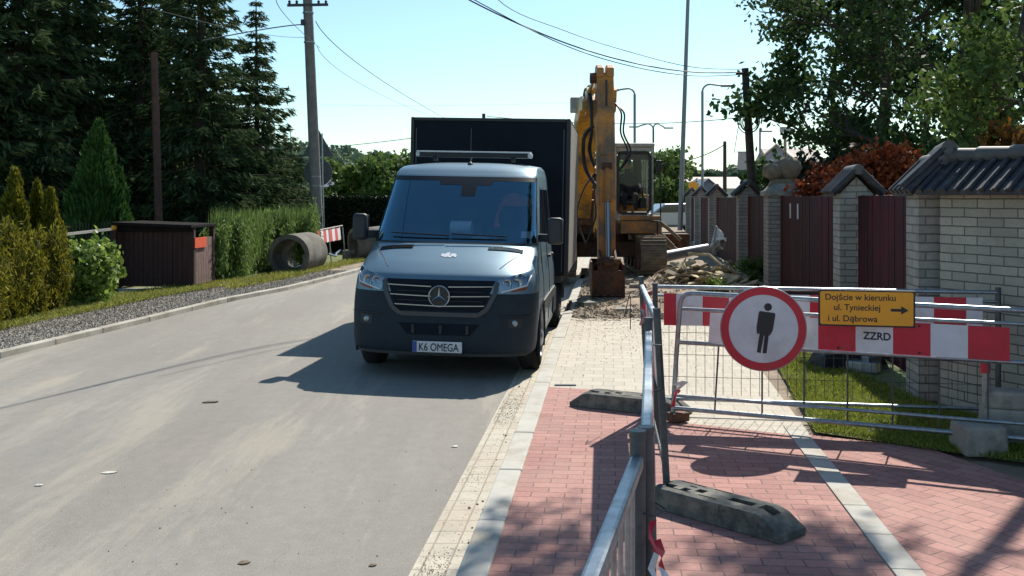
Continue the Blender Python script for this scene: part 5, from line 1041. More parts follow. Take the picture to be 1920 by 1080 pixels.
stick_tube('long_stick', [P(1370, 505, 19.5), P(1420, 538, 18.8)], .022, M['wood_old'], 'long thin stick leaning down from the heap to the right', 'stick')
stick_tube('long_stick', [P(1355, 498, 19.9), P(1402, 525, 19.2)], .03, M['wood_old'], 'dark plank end leaning right above the long thin stick', 'stick')
stick_tube('metal_column', [P(1238, 483, 22.6), P(1326, 465, 23.4)], [.13, .10], M['lamp_grey'], 'grey metal lamp column lying behind the rubble heap', 'metal column', n=16)
sc2 = MB()
for pts in ([(1338, 470), (1342, 424), (1358, 440), (1352, 472)], [(1330, 466), (1340, 430), (1345, 450), (1338, 480)], [(1345, 447), (1360, 455), (1356, 468), (1344, 466)]):
    sc2.prism([P(x, y, 23.0 + (i % 2) * .25) for i, (x, y) in enumerate(pts)], (.02, .03, 0))
for a, c in (((1337, 475), (1343, 424)), ((1343, 424), (1361, 452)), ((1341, 449), (1362, 447)), ((1333, 460), (1352, 441))): sc2.beam(P(*a, 22.95), P(*c, 22.9), .035, .035)
tag(sc2.build('scrap_metal', mat('bright_galvanised', (.55, .58, .60), .35, .6, vary=.3, scale=9)), 'bent bright metal sheet and frame standing up behind the heap', 'scrap metal')
for k, (pts, r_) in enumerate((([(1222, 425), (1240, 440), (1262, 462)], .05), ([(1238, 418), (1252, 428), (1276, 450)], .045), ([(1228, 440), (1245, 455), (1270, 470)], .06))):
    stick_tube('broken_beam', [P(x, y, 24.5) for x, y in pts], r_, M['wood_old'], ('lowest', 'uppermost', 'thickest')[k] + ' broken grey beam leaning right of the excavator track', 'beam')
tr_ = MB(); tr_.box((0, 0, .25), (.75, .5, .5)); o = tr_.build('brown_crate', M['rust'], bevel=.02); p_ = P(1262, 455, 25.5); o.location = (p_.x, p_.y, 0.35); tag(o, 'reddish brown crate behind the grey metal column', 'crate')
lr = M['concrete']
for k, (px, py, s_, h) in enumerate(((1196, 545, .35, .12), (1180, 535, .22, .12), (1100, 575, .35, .08), (1170, 585, .3, .06), (1215, 555, .3, .08))):
    b = MB(); b.box((0, 0, h / 2), (s_, s_ * .7, h), taper=.85); b.v = noisy(b.v, .02); o = b.build('concrete_chunk', lr, bevel=.01); o.location = G(px, py); o.rotation_euler = (0, 0, k); tag(o, ('pale slab right of the bucket', 'small pale block touching the bucket on the right', 'flat slab left of the bucket on the kerb', 'thin slab in front of the bucket', 'slab by the far barrier post')[k], 'concrete chunk')
for k in range(60):
    px, py = rg.uniform(1085, 1215), rg.uniform(562, 596); b = MB(); s_ = rg.uniform(.015, .05); b.lathe([(0, -s_ * .3), (s_, 0), (s_ * .6, s_ * .6), (0, s_ * .7)], n=6); b.v = noisy(b.v, s_ * .3); o = b.build('rubble_stone', M['dirt'] if k % 3 else M['concrete']); o.location = G(px, py, .02); tag(o, 'small stone strewn in front of the excavator bucket', 'stone', 'stones in front of the bucket')
stick_tube('steel_bar', [G(1062, 590, -.05), G(1070, 566, .12)], .03, M['rust'], 'dark iron bar lying over the kerb beside the rear van wheel', 'bar')
# dark debris behind sign barrier
db = MB(); db.box((0, 0, .08), (.8, .35, .16), rz=.2, taper=.8); db.v = noisy(db.v, .03); o = db.build('black_sack', M['hose'], bevel=.02); o.location = G(1590, 690); tag(o, 'flat black sack lying on the grass before the red panel', 'sack')
db = MB(); db.box((0, 0, .06), (.3, .16, .1), rz=-.6); db.box((.1, .05, .13), (.18, .1, .05), rz=.5); o = db.build('metal_bracket', M['galv'], bevel=.005); o.location = G(1618, 698); tag(o, 'crumpled silver bracket beside the black sack', 'bracket')
# ============================================================ poles, lamps, wires
def pole(name, a, c, r0, r1, mt, lab, cat, n=14, rings=0):
    b = MB(); b.tube([a, a.lerp(c, .5), c], [r0, (r0 + r1) / 2, r1], n); o = b.build(name, mt, smooth=50); tag(o, lab, cat); return o
PB, PT = P(598, 490, 27.9), P(576, -18, 27.9); PB.z = -.05
up = pole('utility_pole', PB, PT, .165, .13, M['pole_conc'], 'leaning concrete utility pole with crossarm beyond the concrete pipe', 'utility pole')
b = MB(); ca = P(577, 10, 27.8); b.beam(ca + Vector((-.56, 0, 0)), ca + Vector((.56, 0, .02)), .06, .07); xa = b.build('crossarm', M['wire'], up)
for dx in (-.5, -.3, .3, .5):
    b = MB(); b.lathe([(.02, 0), (.045, .02), (.03, .05), (.045, .07), (.03, .10), (0, .12)], c=ca + Vector((dx, 0, .03)), n=10); b.build('insulator', M['wire'], xa)
b = MB(); b.beam(P(578, 45, 27.8), P(566, 44, 27.8), .05, .05); b.box(P(567, 42, 27.8), (.08, .08, .16)); b.build('side_bracket', M['wire'], up)
for py in (25, 80, 330, 347): b = MB(); q = PB.lerp(PT, (490 - py) / 508); b.cyl(q, q + Vector((0, 0, .035)), .155, n=16); b.build('metal_band', M['galv'], up)
b = MB(); b.tube([P(604, 250, 27.75), P(605, 330, 27.75), P(609, 480, 27.75)], .02, 6); b.build('conduit', M['galv'], up)
b = MB(); q = P(599, 413, 27.65); b.box(q, (.16, .03, .2)); b.build('notice_plate', M['galv_dark'], up)
# traffic signs seen from behind
gs_ = P(600, 270, 28.6); TS = empty('traffic_sign', (gs_.x, gs_.y, 0), 0, 'back of a triangular and a round traffic sign behind the pole', 'traffic sign')
b = MB(); b.cyl((-.02, 0, -.05), (-.02, 0, 3.6), .03, n=10); b.build('post', M['galv_dark'], TS)
z1 = CAMH - (292 - HORIZON) / FPX * 28.6; b = MB(); b.prism([(-.50, -.04, z1 - .02), (.40, -.04, z1 - .02), (-.05, -.04, z1 + .76)], (0, .02, 0)); b.build('triangle_plate', M['galv_dark'], TS)
z2 = CAMH - (323 - HORIZON) / FPX * 28.6; b = MB(); b.cyl((-.05, -.04, z2), (-.05, -.02, z2), .40, n=32); b.build('round_plate', M['galv_dark'], TS)
pole('wooden_pole', P(298, 430, 25), P(289, 98, 25), .10, .085, mat('red_brown_pole', (.10, .045, .035), .8, vary=.3), 'reddish brown wooden pole standing among the dark spruces', 'pole')
# right-hand poles
lp_ = P(1416, 380, 24.5); lp_.z = -.3; rp = pole('wooden_pole', lp_ + Vector((.06, 0, 0)), P(1397, 128, 24.5), .125, .085, M['pole_wood'], 'leaning dark wooden pole with a cable coil behind the fence', 'pole')
b = MB()
for k, (r_, dx) in enumerate(((.21, 0), (.235, .02), (.25, -.03), (.20, .04))):
    c_ = P(1404, 228, 24.3); b.tube([c_ + Vector((r_ * math.cos(a) + dx, -.02 * k, (r_ + .02 * k) * math.sin(a))) for a in np.linspace(0, 6.28, 28, endpoint=False)], .012, 5, closed=True)
b.build('cable_coil', M['cable'], rp)
b = MB(); q = P(1397, 138, 24.4); b.beam(q + Vector((-.22, 0, 0)), q + Vector((.2, 0, .02)), .04, .04); b.build('hook_bracket', M['wire'], rp)
b = MB(); b.tube([P(1398, 145, 24.4), P(1390, 200, 24.4), P(1376, 290, 24.4)], .008, 4); b.tube([P(1396, 150, 24.4), P(1384, 190, 24.4), P(1392, 240, 24.4)], .008, 4); b.build('hanging_wire', M['cable'], rp)
pole('steel_pole', P(1275, 432, 33), P(1291, -30, 33), .085, .055, M['lamp_grey'], 'tall slim leaning steel pole right of the excavator cab', 'pole')
pole('wooden_pole', P(1359, 372, 60), P(1359, 265, 60), .12, .10, M['pole_wood'], 'short dark pole standing beyond the farthest fence pillars', 'pole')
pole('wooden_pole', P(907, 300, 60), P(907, 213, 60), .12, .10, M['pole_wood'], 'dark pole top showing just above the van box', 'pole')
def street_lamp(px, ybase, ytop, Y, arms, lab, r_=.07):
    A = P(px, ybase, Y); T = P(px, ytop, Y); A.z = min(A.z, 0); o = empty('street_lamp', (A.x, A.y, 0), 0, lab, 'street lamp', 'street lamps in the distance'); o0 = Vector((A.x, A.y, 0)); sc_ = Y / FPX
    for dx, dy, curve in arms:     # pixel offsets of the arm end
        w_ = Vector((dx * sc_, 0, -dy * sc_)); b = MB(); k = abs(w_.x) * .38; pts = [Vector((0, 0, 0)), Vector((0, 0, T.z - k))] + [Vector((math.copysign(1, w_.x) * k * (1 - math.cos(t)), 0, T.z - k + k * math.sin(t))) for t in np.linspace(.2, math.pi / 2, 6)] + [Vector((w_.x * .8, 0, T.z + w_.z * .6)), Vector((w_.x, 0, T.z + w_.z))]
        b.tube(pts, [r_] * 2 + [r_ * .7] * (len(pts) - 2), 8); b.build('mast', M['lamp_grey'], o, smooth=60); b = MB(); e = Vector((w_.x, 0, T.z + w_.z)); b.box(e + Vector((math.copysign(.25, w_.x), 0, 0.0)), (.65, .25, .10)); b.build('lamp_head', M['lamp_grey'], o, bevel=.03)
    return o
street_lamp(1317, 372, 158, 46, [(38, 3, 0)], 'tall street lamp with arm bent right, left of the leaning wooden pole', .06)
street_lamp(1190, 372, 166, 46, [(-32, 3, 0)], 'tall street lamp with arm bent left behind the excavator cab', .06)
street_lamp(1225, 372, 232, 70, [(-30, 6, 0), (22, 8, 0)], 'double armed street lamp rising behind the excavator cab', .07)
street_lamp(1425, 372, 240, 60, [(4, 6, 0)], 'slim street lamp just right of the cable coil pole', .06)
bb = P(1472, 243, 45); BL = empty('billboard_lamp', (bb.x, bb.y, 0), 0, 'square floodlight box on a pale pole above the stone figure', 'floodlight'); b = MB(); b.cyl((0, 0, 0), (0, 0, bb.z), .07, n=10); b.build('post', mat('tan_post', (.32, .26, .2), .7), BL); b = MB(); b.box((0, 0, bb.z), (.42, .3, .24)); b.box((.32, 0, bb.z - .03), (.22, .25, .16)); b.build('lamp_box', M['cabgrey'], BL, bevel=.02)
sgp = P(1397, 302, 42); SG = empty('back_sign', (sgp.x, sgp.y, 0), 0, 'back of a grey square sign left of the leaning wooden pole', 'sign'); b = MB(); b.box((0, 0, sgp.z), (.62, .03, .75), M=Matrix.Rotation(.06, 4, 'Y')); b.build('plate', mat('pale_plate', (.45, .42, .42), .6), SG); b = MB(); b.box((0, .0, sgp.z + .38), (.66, .05, .04)); b.cyl((.2, .04, 0), (.2, .04, sgp.z + .2), .035, n=8); b.build('post', M['lamp_grey'], SG)
ow = P(1300, 349, 50); OW = empty('warning_sign', (ow.x, ow.y, 0), 0, 'small orange hexagonal sign beyond the fence end', 'sign'); b = MB(); b.cyl((0, 0, ow.z), (0, .03, ow.z), .26, n=6); b.build('plate', M['yellow'], OW); b = MB(); b.cyl((0, .05, 0), (0, .05, ow.z), .03, n=8); b.build('post', M['lamp_grey'], OW)
# overhead wires
def wire(pts, r_, lab, n=24, grp='overhead cables'):
    (x0, y0, Y0), (xm, ym, Ym), (x1, y1, Y1) = pts; A, Mi, B_2 = P(x0, y0, Y0), P(xm, ym, Ym), P(x1, y1, Y1); Cc = Mi * 2 - (A + B_2) / 2; b = MB(); b.tube([A * (1 - t) ** 2 + Cc * 2 * t * (1 - t) + B_2 * t * t for t in np.linspace(0, 1, n)], r_, 5); tag(b.build('overhead_cable', M['cable'], smooth=60), lab, 'cable', grp)
def wire_pts(pts, r_, lab):
    out = []
    for i in range(len(pts) - 1):
        p0, p1, p2, p3 = pts[max(i - 1, 0)], pts[i], pts[i + 1], pts[min(i + 2, len(pts) - 1)]
        for k in range(8): t = k / 8; out.append(.5 * ((2 * p1) + (p2 - p0) * t + (2 * p0 - 5 * p1 + 4 * p2 - p3) * t * t + (-p0 + 3 * p1 - 3 * p2 + p3) * t ** 3))
    out.append(pts[-1]); b = MB(); b.tube(out, r_, 6); tag(b.build('overhead_cable', M['cable'], smooth=60), lab, 'cable', 'overhead cables')
def bundle(dx, dy): return [Vector((-6.2, 3.6, 7.4)), Vector((-3.6, 10.1, 6.0)) + Vector((0, 0, dy * .01)), Vector((-2.13, 13.9, 5.4)), P(880 + dx, 0, 17.64), P(1048 + dx * .6, 76 + dy, 19.33), P(1183, 117 + dy, 21), P(1298, 135 + dy, 22.7), P(1397, 136 + dy * .5, 24.4)]
wire_pts(bundle(0, 0), .013, 'thick overhead cable sagging from the top edge to the leaning wooden pole')
wire_pts(bundle(10, 7), .009, 'second overhead cable hugging the thick one to the wooden pole')
wire_pts([Vector((-.9, 16.4, 6.3)), P(930, -4, 17.9), P(1060, 58, 19.4), P(1190, 100, 21.1), P(1300, 126, 22.7), P(1397, 130, 24.4)], .007, 'thin overhead cable just above the thick pair')
wire([(912, 218, 60), (1200, 232, 52), (1500, 203, 40)], .018, 'single cable crossing behind the excavator boom toward the trees')
wire([(592, 40, 27.8), (700, 140, 38), (835, 222, 60)], .012, 'cable falling right from the upper left pole')
wire([(594, 85, 27.8), (690, 165, 38), (820, 222, 60)], .007, 'thin lower cable falling right from the upper left pole')
wire([(566, 46, 27.8), (500, 54, 27), (380, 76, 25)], .016, 'dark service cable from the concrete pole to the spruces')
wire([(572, 70, 27.8), (480, 62, 24), (300, 20, 18)], .006, 'faint cable running left above the single spruce')
wire([(1225, 312, 62), (1300, 298, 60), (1357, 272, 60)], .03, 'short cable reaching the short dark pole')
wire([(560, 280, 90), (660, 272, 90), (780, 258, 90)], .03, 'faint distant cable left of the van box')
wire([(600, 196, 80), (820, 198, 80), (1080, 192, 80)], .006, 'very faint distant cable above the van box')
wire([(517, -5, 14), (545, 40, 20), (600, 90, 27.8)], .006, 'thin wire arriving at the concrete pole from above left')
# ============================================================ left side objects
# shelter
SP = G(292, 541); sh_ = empty('bin_shelter', (SP.x, SP.y, 0), R(-4), 'low dark brown wooden bin shelter beside the road', 'shelter'); 
sx, sy_, hh = 1.44, 1.05, 1.27
b = MB(); n = 15
for k in range(n): x = -sx / 2 + sx * (k + .5) / n; b.box((x, 0.0 + (.006 if k % 2 else 0), .60), (sx / n - .008, .03, 1.12))
b.build('front_boards', M['wood_brown'], sh_)
for x_ in (1, -1):
    b = MB()
    for k in range(8): y = sy_ * (k + .5) / 8; b.box((x_ * (sx / 2 + .015), y, .52), (.025, sy_ / 8 - .01, .9))
    b.build('side_boards', mat('greyed_brown_wood', (.19, .115, .10), .85, vary=.3), sh_)
b = MB()
for x in (-sx / 2, sx / 2):
    for y in (.02, sy_): b = MB(); b.box((x, y, .6), (.09, .09, 1.2)); b.build('corner_post', M['wood_brown'], sh_)
b = MB(); b.box((0, .45, 1.23), (sx + .14, sy_ + .30, .06), M=Matrix.Rotation(R(2), 4, 'Y')); b.box((0, -.06, 1.17), (sx + .1, .06, .14)); b.build('roof', mat('dark_roof_felt', (.018, .014, .014), .95, spec=.1, vary=.3), sh_, bevel=.01)
b = MB(); b.box((sx / 2 + .05, .30, .88), (.02, .60, .20)); b.build('orange_plate', mat('orange_plate', (.75, .10, .03), .5), sh_)
# picket fence and amber post
pf0, pf1 = P(118, 470, 18.5), P(212, 462, 20.2); PK = empty('picket_fence', (pf0.x, pf0.y, 0), 0, 'thin dark metal picket fence with pale rail behind the vine', 'fence'); d = Vector((pf1.x - pf0.x, pf1.y - pf0.y, 0)); b = MB(); b.beam(Vector((0, 0, 1.08)), d + Vector((0, 0, 1.13)), .04, .05); b.build('rail', M['kerb'], PK); b = MB()
for k in range(17): q = d * (k / 16); b.cyl(q + Vector((0, 0, 0)), q + Vector((0, 0, 1.28)), .010, .006, 6)
b.build('pickets', M['wire'], PK)
q = G(214, 542); AM = empty('amber_lamp_post', q, 0, 'dark gatepost with a small amber lamp on top beside shelter', 'post'); b = MB(); b.box((0, 0, .56), (.10, .10, 1.14)); b.build('post', M['wood_brown'], AM); b = MB(); b.lathe([(.03, 0), (.055, .03), (.05, .09), (0, .12)], c=(0, 0, 1.13), n=12); b.build('lamp', M['yellow'], AM, smooth=60)
b = MB(); b.cyl((0, 0, 0), (0, 0, 1.12), .022, n=8); o = b.build('fence_post', M['kerb']); o.location = G(72, 592) ; tag(o, 'thin white fence post standing in the golden thuja hedge', 'post')
# plants
def cloud(n, seed, cx, cy, cz, rx, ry, rz, clumps=24, cr=.28, shell=.55):
    rng = np.random.default_rng(seed); d = rng.normal(size=(clumps, 3)); d /= np.linalg.norm(d, axis=1, keepdims=True); rad = rng.uniform(shell, .9, (clumps, 1)); C = d * rad; idx = rng.integers(0, clumps, n)
    p = C[idx] + rng.normal(0, cr / 1.7, (n, 3)); return p * np.array([rx, ry, rz]) + np.array([cx, cy, cz]), C
def cone_pts(n, seed, h, r_, base=0.0, power=.8, inner=.35, lump=.34):
    rng = np.random.default_rng(seed); z = rng.beta(1.0, 1.5, n); th_ = rng.uniform(0, 6.283, n); ph = rng.uniform(0, 6.28, 6)
    l_ = 1 + lump * (np.sin(3 * th_ + 7 * z + ph[0]) + .7 * np.sin(5 * th_ - 13 * z + ph[1]) + .6 * np.sin(2 * th_ + 23 * z + ph[2])) / 1.5
    rr = r_ * (1 - z) ** power * l_ * np.sqrt(rng.uniform(inner, 1, n)); rr *= np.clip(.55 + z * 4, 0, 1) if base > 0 else 1
    return np.stack([rr * np.cos(th_), rr * np.sin(th_), base + z * h], 1), th_
def thuja(px, py, Y, h, r_, mt, lab, n, seed, size=(.16, .05), power=.8, grp=None):
    q = P(px, py, Y); o = empty('thuja', (q.x, Y, 0), 0, lab, 'conifer', grp); pts, th_ = cone_pts(n, seed, h, r_, power=power); rng = np.random.default_rng(seed + 1); a = np.stack([np.cos(th_) * .45, np.sin(th_) * .45, np.ones(n)], 1) + rng.normal(0, .28, (n, 3)); cards('crown', pts, a, size[0], size[1], mt, o, seed); b = MB(); b.cyl((0, 0, -.05), (0, 0, h * .7), .05, .02, 8); b.build('trunk', M['bark'], o); return o
thuja(185, 545, 21.0, 3.35, .78, M['thuja'], 'tall green columnar thuja behind the bin shelter', 16000, 31, (.2, .055), .72)
thuja(158, 545, 21.6, 2.5, .6, M['thuja'], 'shorter green thuja growing left of the tall columnar one', 6000, 32, (.2, .07), .6)
thuja(222, 545, 21.2, 2.4, .38, M['thuja'], 'narrow green thuja touching the tall columnar one on its right', 4500, 44, (.2, .06), .6)
for k, (px, Y, h, r_, lab) in enumerate(((28, 17.0, 2.25, .42, 'pointed thuja nearest the left edge of the photo'), (70, 17.5, 2.05, .30, 'slim pointed thuja in the middle of the row of three'), (95, 17.2, 1.92, .34, 'pointed thuja on the right of the row of three'))):
    thuja(px, 560, Y, h, r_, M['thuja_gold'], lab, 6500, 35 + k, (.15, .05), .7, 'pointed thujas behind the golden hedge')
def bush(name, px, py, rx, ry, rz, mt, lab, n, seed, leaf=(.08, .05), cat='shrub', clumps=40, Y=None, up_=.3, grp=None, cz=None):
    q = G(px, py) if Y is None else P(px, py, Y); cz = rz * .8 if cz is None else cz; o = empty(name, (q.x, q.y, 0), 0, lab, cat, grp); pts, C = cloud(n, seed, 0, 0, cz, rx, ry, rz, clumps); pts = pts[pts[:, 2] > .0]; rng = np.random.default_rng(seed); a = rng.normal(0, 1, pts.shape) + np.array([0, 0, up_ * 3]); cards('foliage', pts, a, leaf[0], leaf[1], mt, o, seed); b = MB()
    for k in range(5): c = C[k]; b.tube([(0, 0, -.03), (c[0] * rx * .4, c[1] * ry * .4, cz * .5), (c[0] * rx * .8, c[1] * ry * .8, max(.1, cz + c[2] * rz * .7))], [.03, .02, .01], 5)
    b.build('stems', M['bark'], o); return o
for k, (px, py, rx, rz, lab) in enumerate(((-55, 622, .42, .72, 'golden thuja bush cut by the left edge'), (2, 605, .33, .74, 'golden thuja bush left of the white fence post'), (44, 596, .28, .66, 'golden thuja bush just before the white fence post'), (92, 586, .24, .70, 'golden thuja bush between the white post and the vine'))):
    bush('thuja_hedge', px, py, rx, .5, rz, M['thuja_gold'], lab, 15000, 50 + k, (.11, .024), 'hedge', 60, up_=.55, grp='golden thuja hedge')
bush('vine_bush', 158, 572, .50, .45, .56, M['vine'], 'glossy green vine bush spilling over the picket fence', 3600, 60, (.10, .085), 'vine', 60, up_=0)
bush('vine_bush', 190, 560, .30, .35, .62, M['vine'], 'smaller lime green vine bush right by the gatepost', 2400, 61, (.10, .085), 'vine', 40, up_=0)
bush('vine_bush', 128, 560, .26, .35, .5, M['vine'], 'pale vine tuft where golden hedge ends', 1000, 64, (.09, .08), 'vine', 30, up_=0)
# tall weeds between the shelter and the pipe: uncountable
rng = np.random.default_rng(70); n = 34000; u = rng.uniform(0, 1, n); Yw = 20.7 + u * 2.6 + rng.uniform(0, 1.6, n) + 2.4 / (1 + np.exp(-(u - .45) * 22)) + .35 * np.sin(u * 31); pxw = 385 + u * 205; Xw = (pxw + rng.normal(0, 6, n) - 960) / FPX * Yw; zt = (.96 + .30 * u) * (1 + .17 * np.sin(Xw * 6) + .12 * np.sin(Xw * 15 + 1) + rng.normal(0, .09, n)) ; z = zt * rng.beta(1.7, 1.1, n); dn = rng.normal(0, 1, (n, 3)) * .6 + np.array([0, 0, 1.2])
tag(cards('tall_weeds', np.stack([Xw, Yw, z], 1), dn, .12, .030, M['weed'], seed=71), 'tall pale green weeds between the bin shelter and the concrete pipe', 'weeds', kind='stuff')
rng = np.random.default_rng(75); n = 5000; u = rng.uniform(0, 1, n); Yw = 20.9 + u * 2.6 + 2.4 / (1 + np.exp(-(u - .45) * 22)); Xw = (388 + u * 200 - 960) / FPX * Yw; tag(cards('weed_stems', np.stack([Xw, Yw + rng.uniform(0, 1, n), rng.uniform(.5, 1.35, n)], 1), np.array([[0, 0, 1.]]) + rng.normal(0, .12, (n, 3)), .5, .012, M['weed'], seed=76), 'upright stalks of the tall weeds', 'weeds', kind='stuff')
# concrete pipes
def cpipe(a, c, ro, ri, lab):
    a, c = Vector(a), Vector(c); d = (c - a).normalized(); L_ = (c - a).length; Mx = d.to_track_quat('Z', 'Y').to_matrix().to_4x4(); b = MB(); b.lathe([(ri, 0), (ro, 0), (ro, L_), (ri, L_), (ri, 0)], n=40, M=Mx); o = b.build('concrete_pipe', M['pipe'], smooth=40); o.location = a; tag(o, lab, 'concrete pipe', 'large concrete pipes'); return o
cp_ = G(541, 512); cpipe((cp_.x, cp_.y, .40), (cp_.x + .15, cp_.y + 1.5, .40), .50, .39, 'large open concrete pipe ring lying in the weeds')
cpipe((-4.45, 28.4, .42), (-2.3, 29.6, .62), .46, .36, 'second big concrete pipe behind the striped panel')
sck = MB(); sck.box((0, 0, .05), (.5, .06, .06), M=Matrix.Rotation(.3, 4, 'Y') @ Matrix.Rotation(.4, 4, 'Z')); sck.box((.3, .1, .15), (.05, .05, .4)); o = sck.build('pale_post', M['kerb']); o.location = G(548, 506) + Vector((0, -.2, .03)); tag(o, 'short pale broken post lying in the pipe mouth', 'post')
o = stick_tube('silver_wrapper', [G(556, 508) + Vector((0, -.3, .08)), G(570, 505) + Vector((0, -.3, .12))], .05, M['galv'], 'crumpled silver bundle in front of the pipe mouth', 'wrapper')
# leaning striped barrier
LB0, LB1 = G(606, 499), G(648, 487); LBr = empty('striped_barrier', LB0, 0, 'small red and white striped barrier leaning beside the concrete pole', 'barrier'); dd = LB1 - LB0; hz = Vector((-.12, .18, .92)); b = MB()
for s in (0, .35, 1): b.tube([dd * s, dd * s + hz], .018, 6)
b.tube([hz * 1.0, dd + hz * 1.04], .018, 6); b.tube([Vector((0, 0, .02)), dd + Vector((0, 0, .02))], .02, 6); b.build('frame', M['kerb'], LBr); b = MB()
for k in range(8): b.mi = (k + 1) % 2; p0, p1 = dd * (k / 8 - .12), dd * ((k + 1) / 8 - .12); b.prism([p0 + hz * .62, p1 + hz * .64, p1 + hz * 1.0, p0 + hz * .97], (.0, -.02, 0))
b.build('striped_board', [mat('faded_white', (.75, .72, .7), .6), mat('faded_red', (.62, .10, .09), .6)], LBr)
b = MB(); b.tube([dd * .25 + hz * .3, dd * .4 + Vector((.1, -.1, .2)), dd * .6 + hz * .25, dd * .8 + Vector((0, -.1, .3))], .03, 6); b.build('wrapped_foil', M['galv'], LBr)
for k, (px, py, s_) in enumerate(((655, 486, .36), (668, 484, .30), (682, 482, .34), (662, 473, .28))):
    b = MB(); b.box((0, 0, .13), (s_, .3, .26), taper=.95); o = b.build('concrete_block', M['kerb'] if k == 2 else M['concrete'], bevel=.01); q = G(px, py); o.location = (q.x, q.y, 0 if k < 3 else .27); tag(o, ('left concrete block in the row behind the left kerb', 'middle concrete block in the row behind the left kerb', 'palest concrete block nearest the van mirror', 'concrete block lying on top of the row')[k], 'concrete block')
# hedge and greenery beyond
def cardbox(name, lo, hi, n, size, mt, lab, cat, seed, kind=None):
    rng = np.random.default_rng(seed); p = rng.uniform(0, 1, (n, 3)); f = rng.integers(0, 3, n); p[f == 0, 1] *= .15; p[f == 1, 2] = 1 - p[f == 1, 2] * .12; lo, hi = np.array(lo), np.array(hi); pts = lo + p * (hi - lo); pts[:, 2] += .05 * np.sin(pts[:, 0] * 3); o = cards(name, pts, rng.normal(size=(n, 3)), size, size * .6, mt, None, seed); return tag(o, lab, cat, kind=kind)
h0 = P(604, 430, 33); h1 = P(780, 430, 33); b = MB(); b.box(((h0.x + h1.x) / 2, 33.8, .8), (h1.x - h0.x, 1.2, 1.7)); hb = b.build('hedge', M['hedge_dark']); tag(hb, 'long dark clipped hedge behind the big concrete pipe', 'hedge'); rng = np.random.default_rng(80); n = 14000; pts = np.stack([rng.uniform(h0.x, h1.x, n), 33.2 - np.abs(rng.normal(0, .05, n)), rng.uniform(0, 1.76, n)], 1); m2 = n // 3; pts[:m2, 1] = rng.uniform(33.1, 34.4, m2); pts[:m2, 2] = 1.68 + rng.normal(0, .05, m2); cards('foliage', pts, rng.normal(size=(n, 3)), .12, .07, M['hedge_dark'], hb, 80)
# ============================================================ trees
def spruce(px, Y, h, R0, lab, seed, n_whorl=30, twigs=16, size=(.34, .085), start=.03, droop=.35, mt=None, dens=1.0, cat='spruce', grp='dark spruces by the road', base=0.0):
    rng = np.random.default_rng(seed); X = (px - 960) / FPX * Y; o = empty('spruce_tree', (X, Y, base), 0, lab, cat, grp); b = MB(); b.tube([(0, 0, -.1), (.03, 0, h * .5), (0, 0, h)], [h * .018, h * .010, .012], 8); C, A, S = [], [], []
    for i in range(n_whorl):
        f = start + (1 - start) * (i + rng.uniform(-.3, .3)) / n_whorl; f = min(.985, max(start, f)); z = h * f; L = R0 * (1 - f) ** .82 * rng.uniform(.75, 1.15) + .10; nb = int(rng.integers(5, 8)); ph = rng.uniform(0, 6.28)
        for k in range(nb):
            th_ = ph + 6.283 * k / nb + rng.normal(0, .18); l = L * rng.uniform(.72, 1.15); m = max(3, int(l / .20)); d = np.array([math.cos(th_), math.sin(th_)]); pts = []
            for s in np.linspace(0, 1, m + 1): pts.append((d[0] * l * s, d[1] * l * s, z - droop * l * (s ** 1.0) * (1.15 - f) + .16 * l * s ** 3))
            b.tube([pts[0], pts[len(pts) // 2], pts[-1]], [.022 * (1 - f) + .008, .012, .004], 3)
            nt = max(4, int(twigs * l * dens)); ss = rng.uniform(.08, 1, nt) ** .8; side = rng.choice([-1, 1], nt)
            for s, sg in zip(ss, side):
                q = np.array([np.interp(s * m, range(m + 1), [p[c] for p in pts]) for c in range(3)]); wdt = (.30 * l * (1 - s) + .06) * rng.uniform(0, 1); perp = np.array([-d[1], d[0], 0]) * sg; q = q + perp * wdt + np.array([0, 0, -rng.uniform(0, .18) * (l ** .5)])
                a = np.array([d[0], d[1], 0]) * rng.uniform(.3, 1.0) + perp * rng.uniform(.1, .9) + np.array([0, 0, -rng.uniform(-.1, .9)]); C.append(q); A.append(a); S.append(rng.uniform(.75, 1.2) * (.6 + .5 * min(1, l)))
    b.build('trunk', M['bark'], o, fix=False); S = np.array(S); cards('crown', np.array(C), np.array(A), size[0] * S, size[1] * S, mt or M['needle'], o, seed); return o
spruce(480, 29, 7.55, 1.78, 'single slender spruce with open pointed top nearest the concrete pole', 1, 34, 74, (.26, .050))
spruce(545, 33, 3.9, 1.5, 'low broad spruce behind the concrete pole', 14, 20, 50, (.26, .06))
spruce(375, 27, 11.0, 2.1, 'dark spruce left of the slender one', 2, 40, 60, (.28, .055))
spruce(310, 29.5, 12.5, 2.5, 'dense dark spruce behind the reddish wooden pole', 3, 42, 54, (.30, .06))
spruce(262, 27.5, 10.5, 1.6, 'narrow dark spruce left of the reddish wooden pole', 4, 40, 54, (.28, .06))
spruce(120, 27, 12.5, 2.5, 'broad dark spruce above the tall green thuja', 5, 42, 56, (.30, .065))
spruce(30, 25, 12.0, 2.8, 'broad dark spruce at the left edge', 6, 42, 52, (.30, .065))
spruce(-60, 24, 11.5, 2.4, 'dark spruce partly outside the left edge', 7, 34, 36, (.34, .08))
spruce(180, 31, 9.5, 2.0, 'dark spruce in the back row between the broad ones', 8, 34, 44, (.34, .08))
spruce(425, 33.5, 5.4, 1.8, 'shorter spruce filling the gap behind the slender one', 9, 26, 50, (.3, .07))
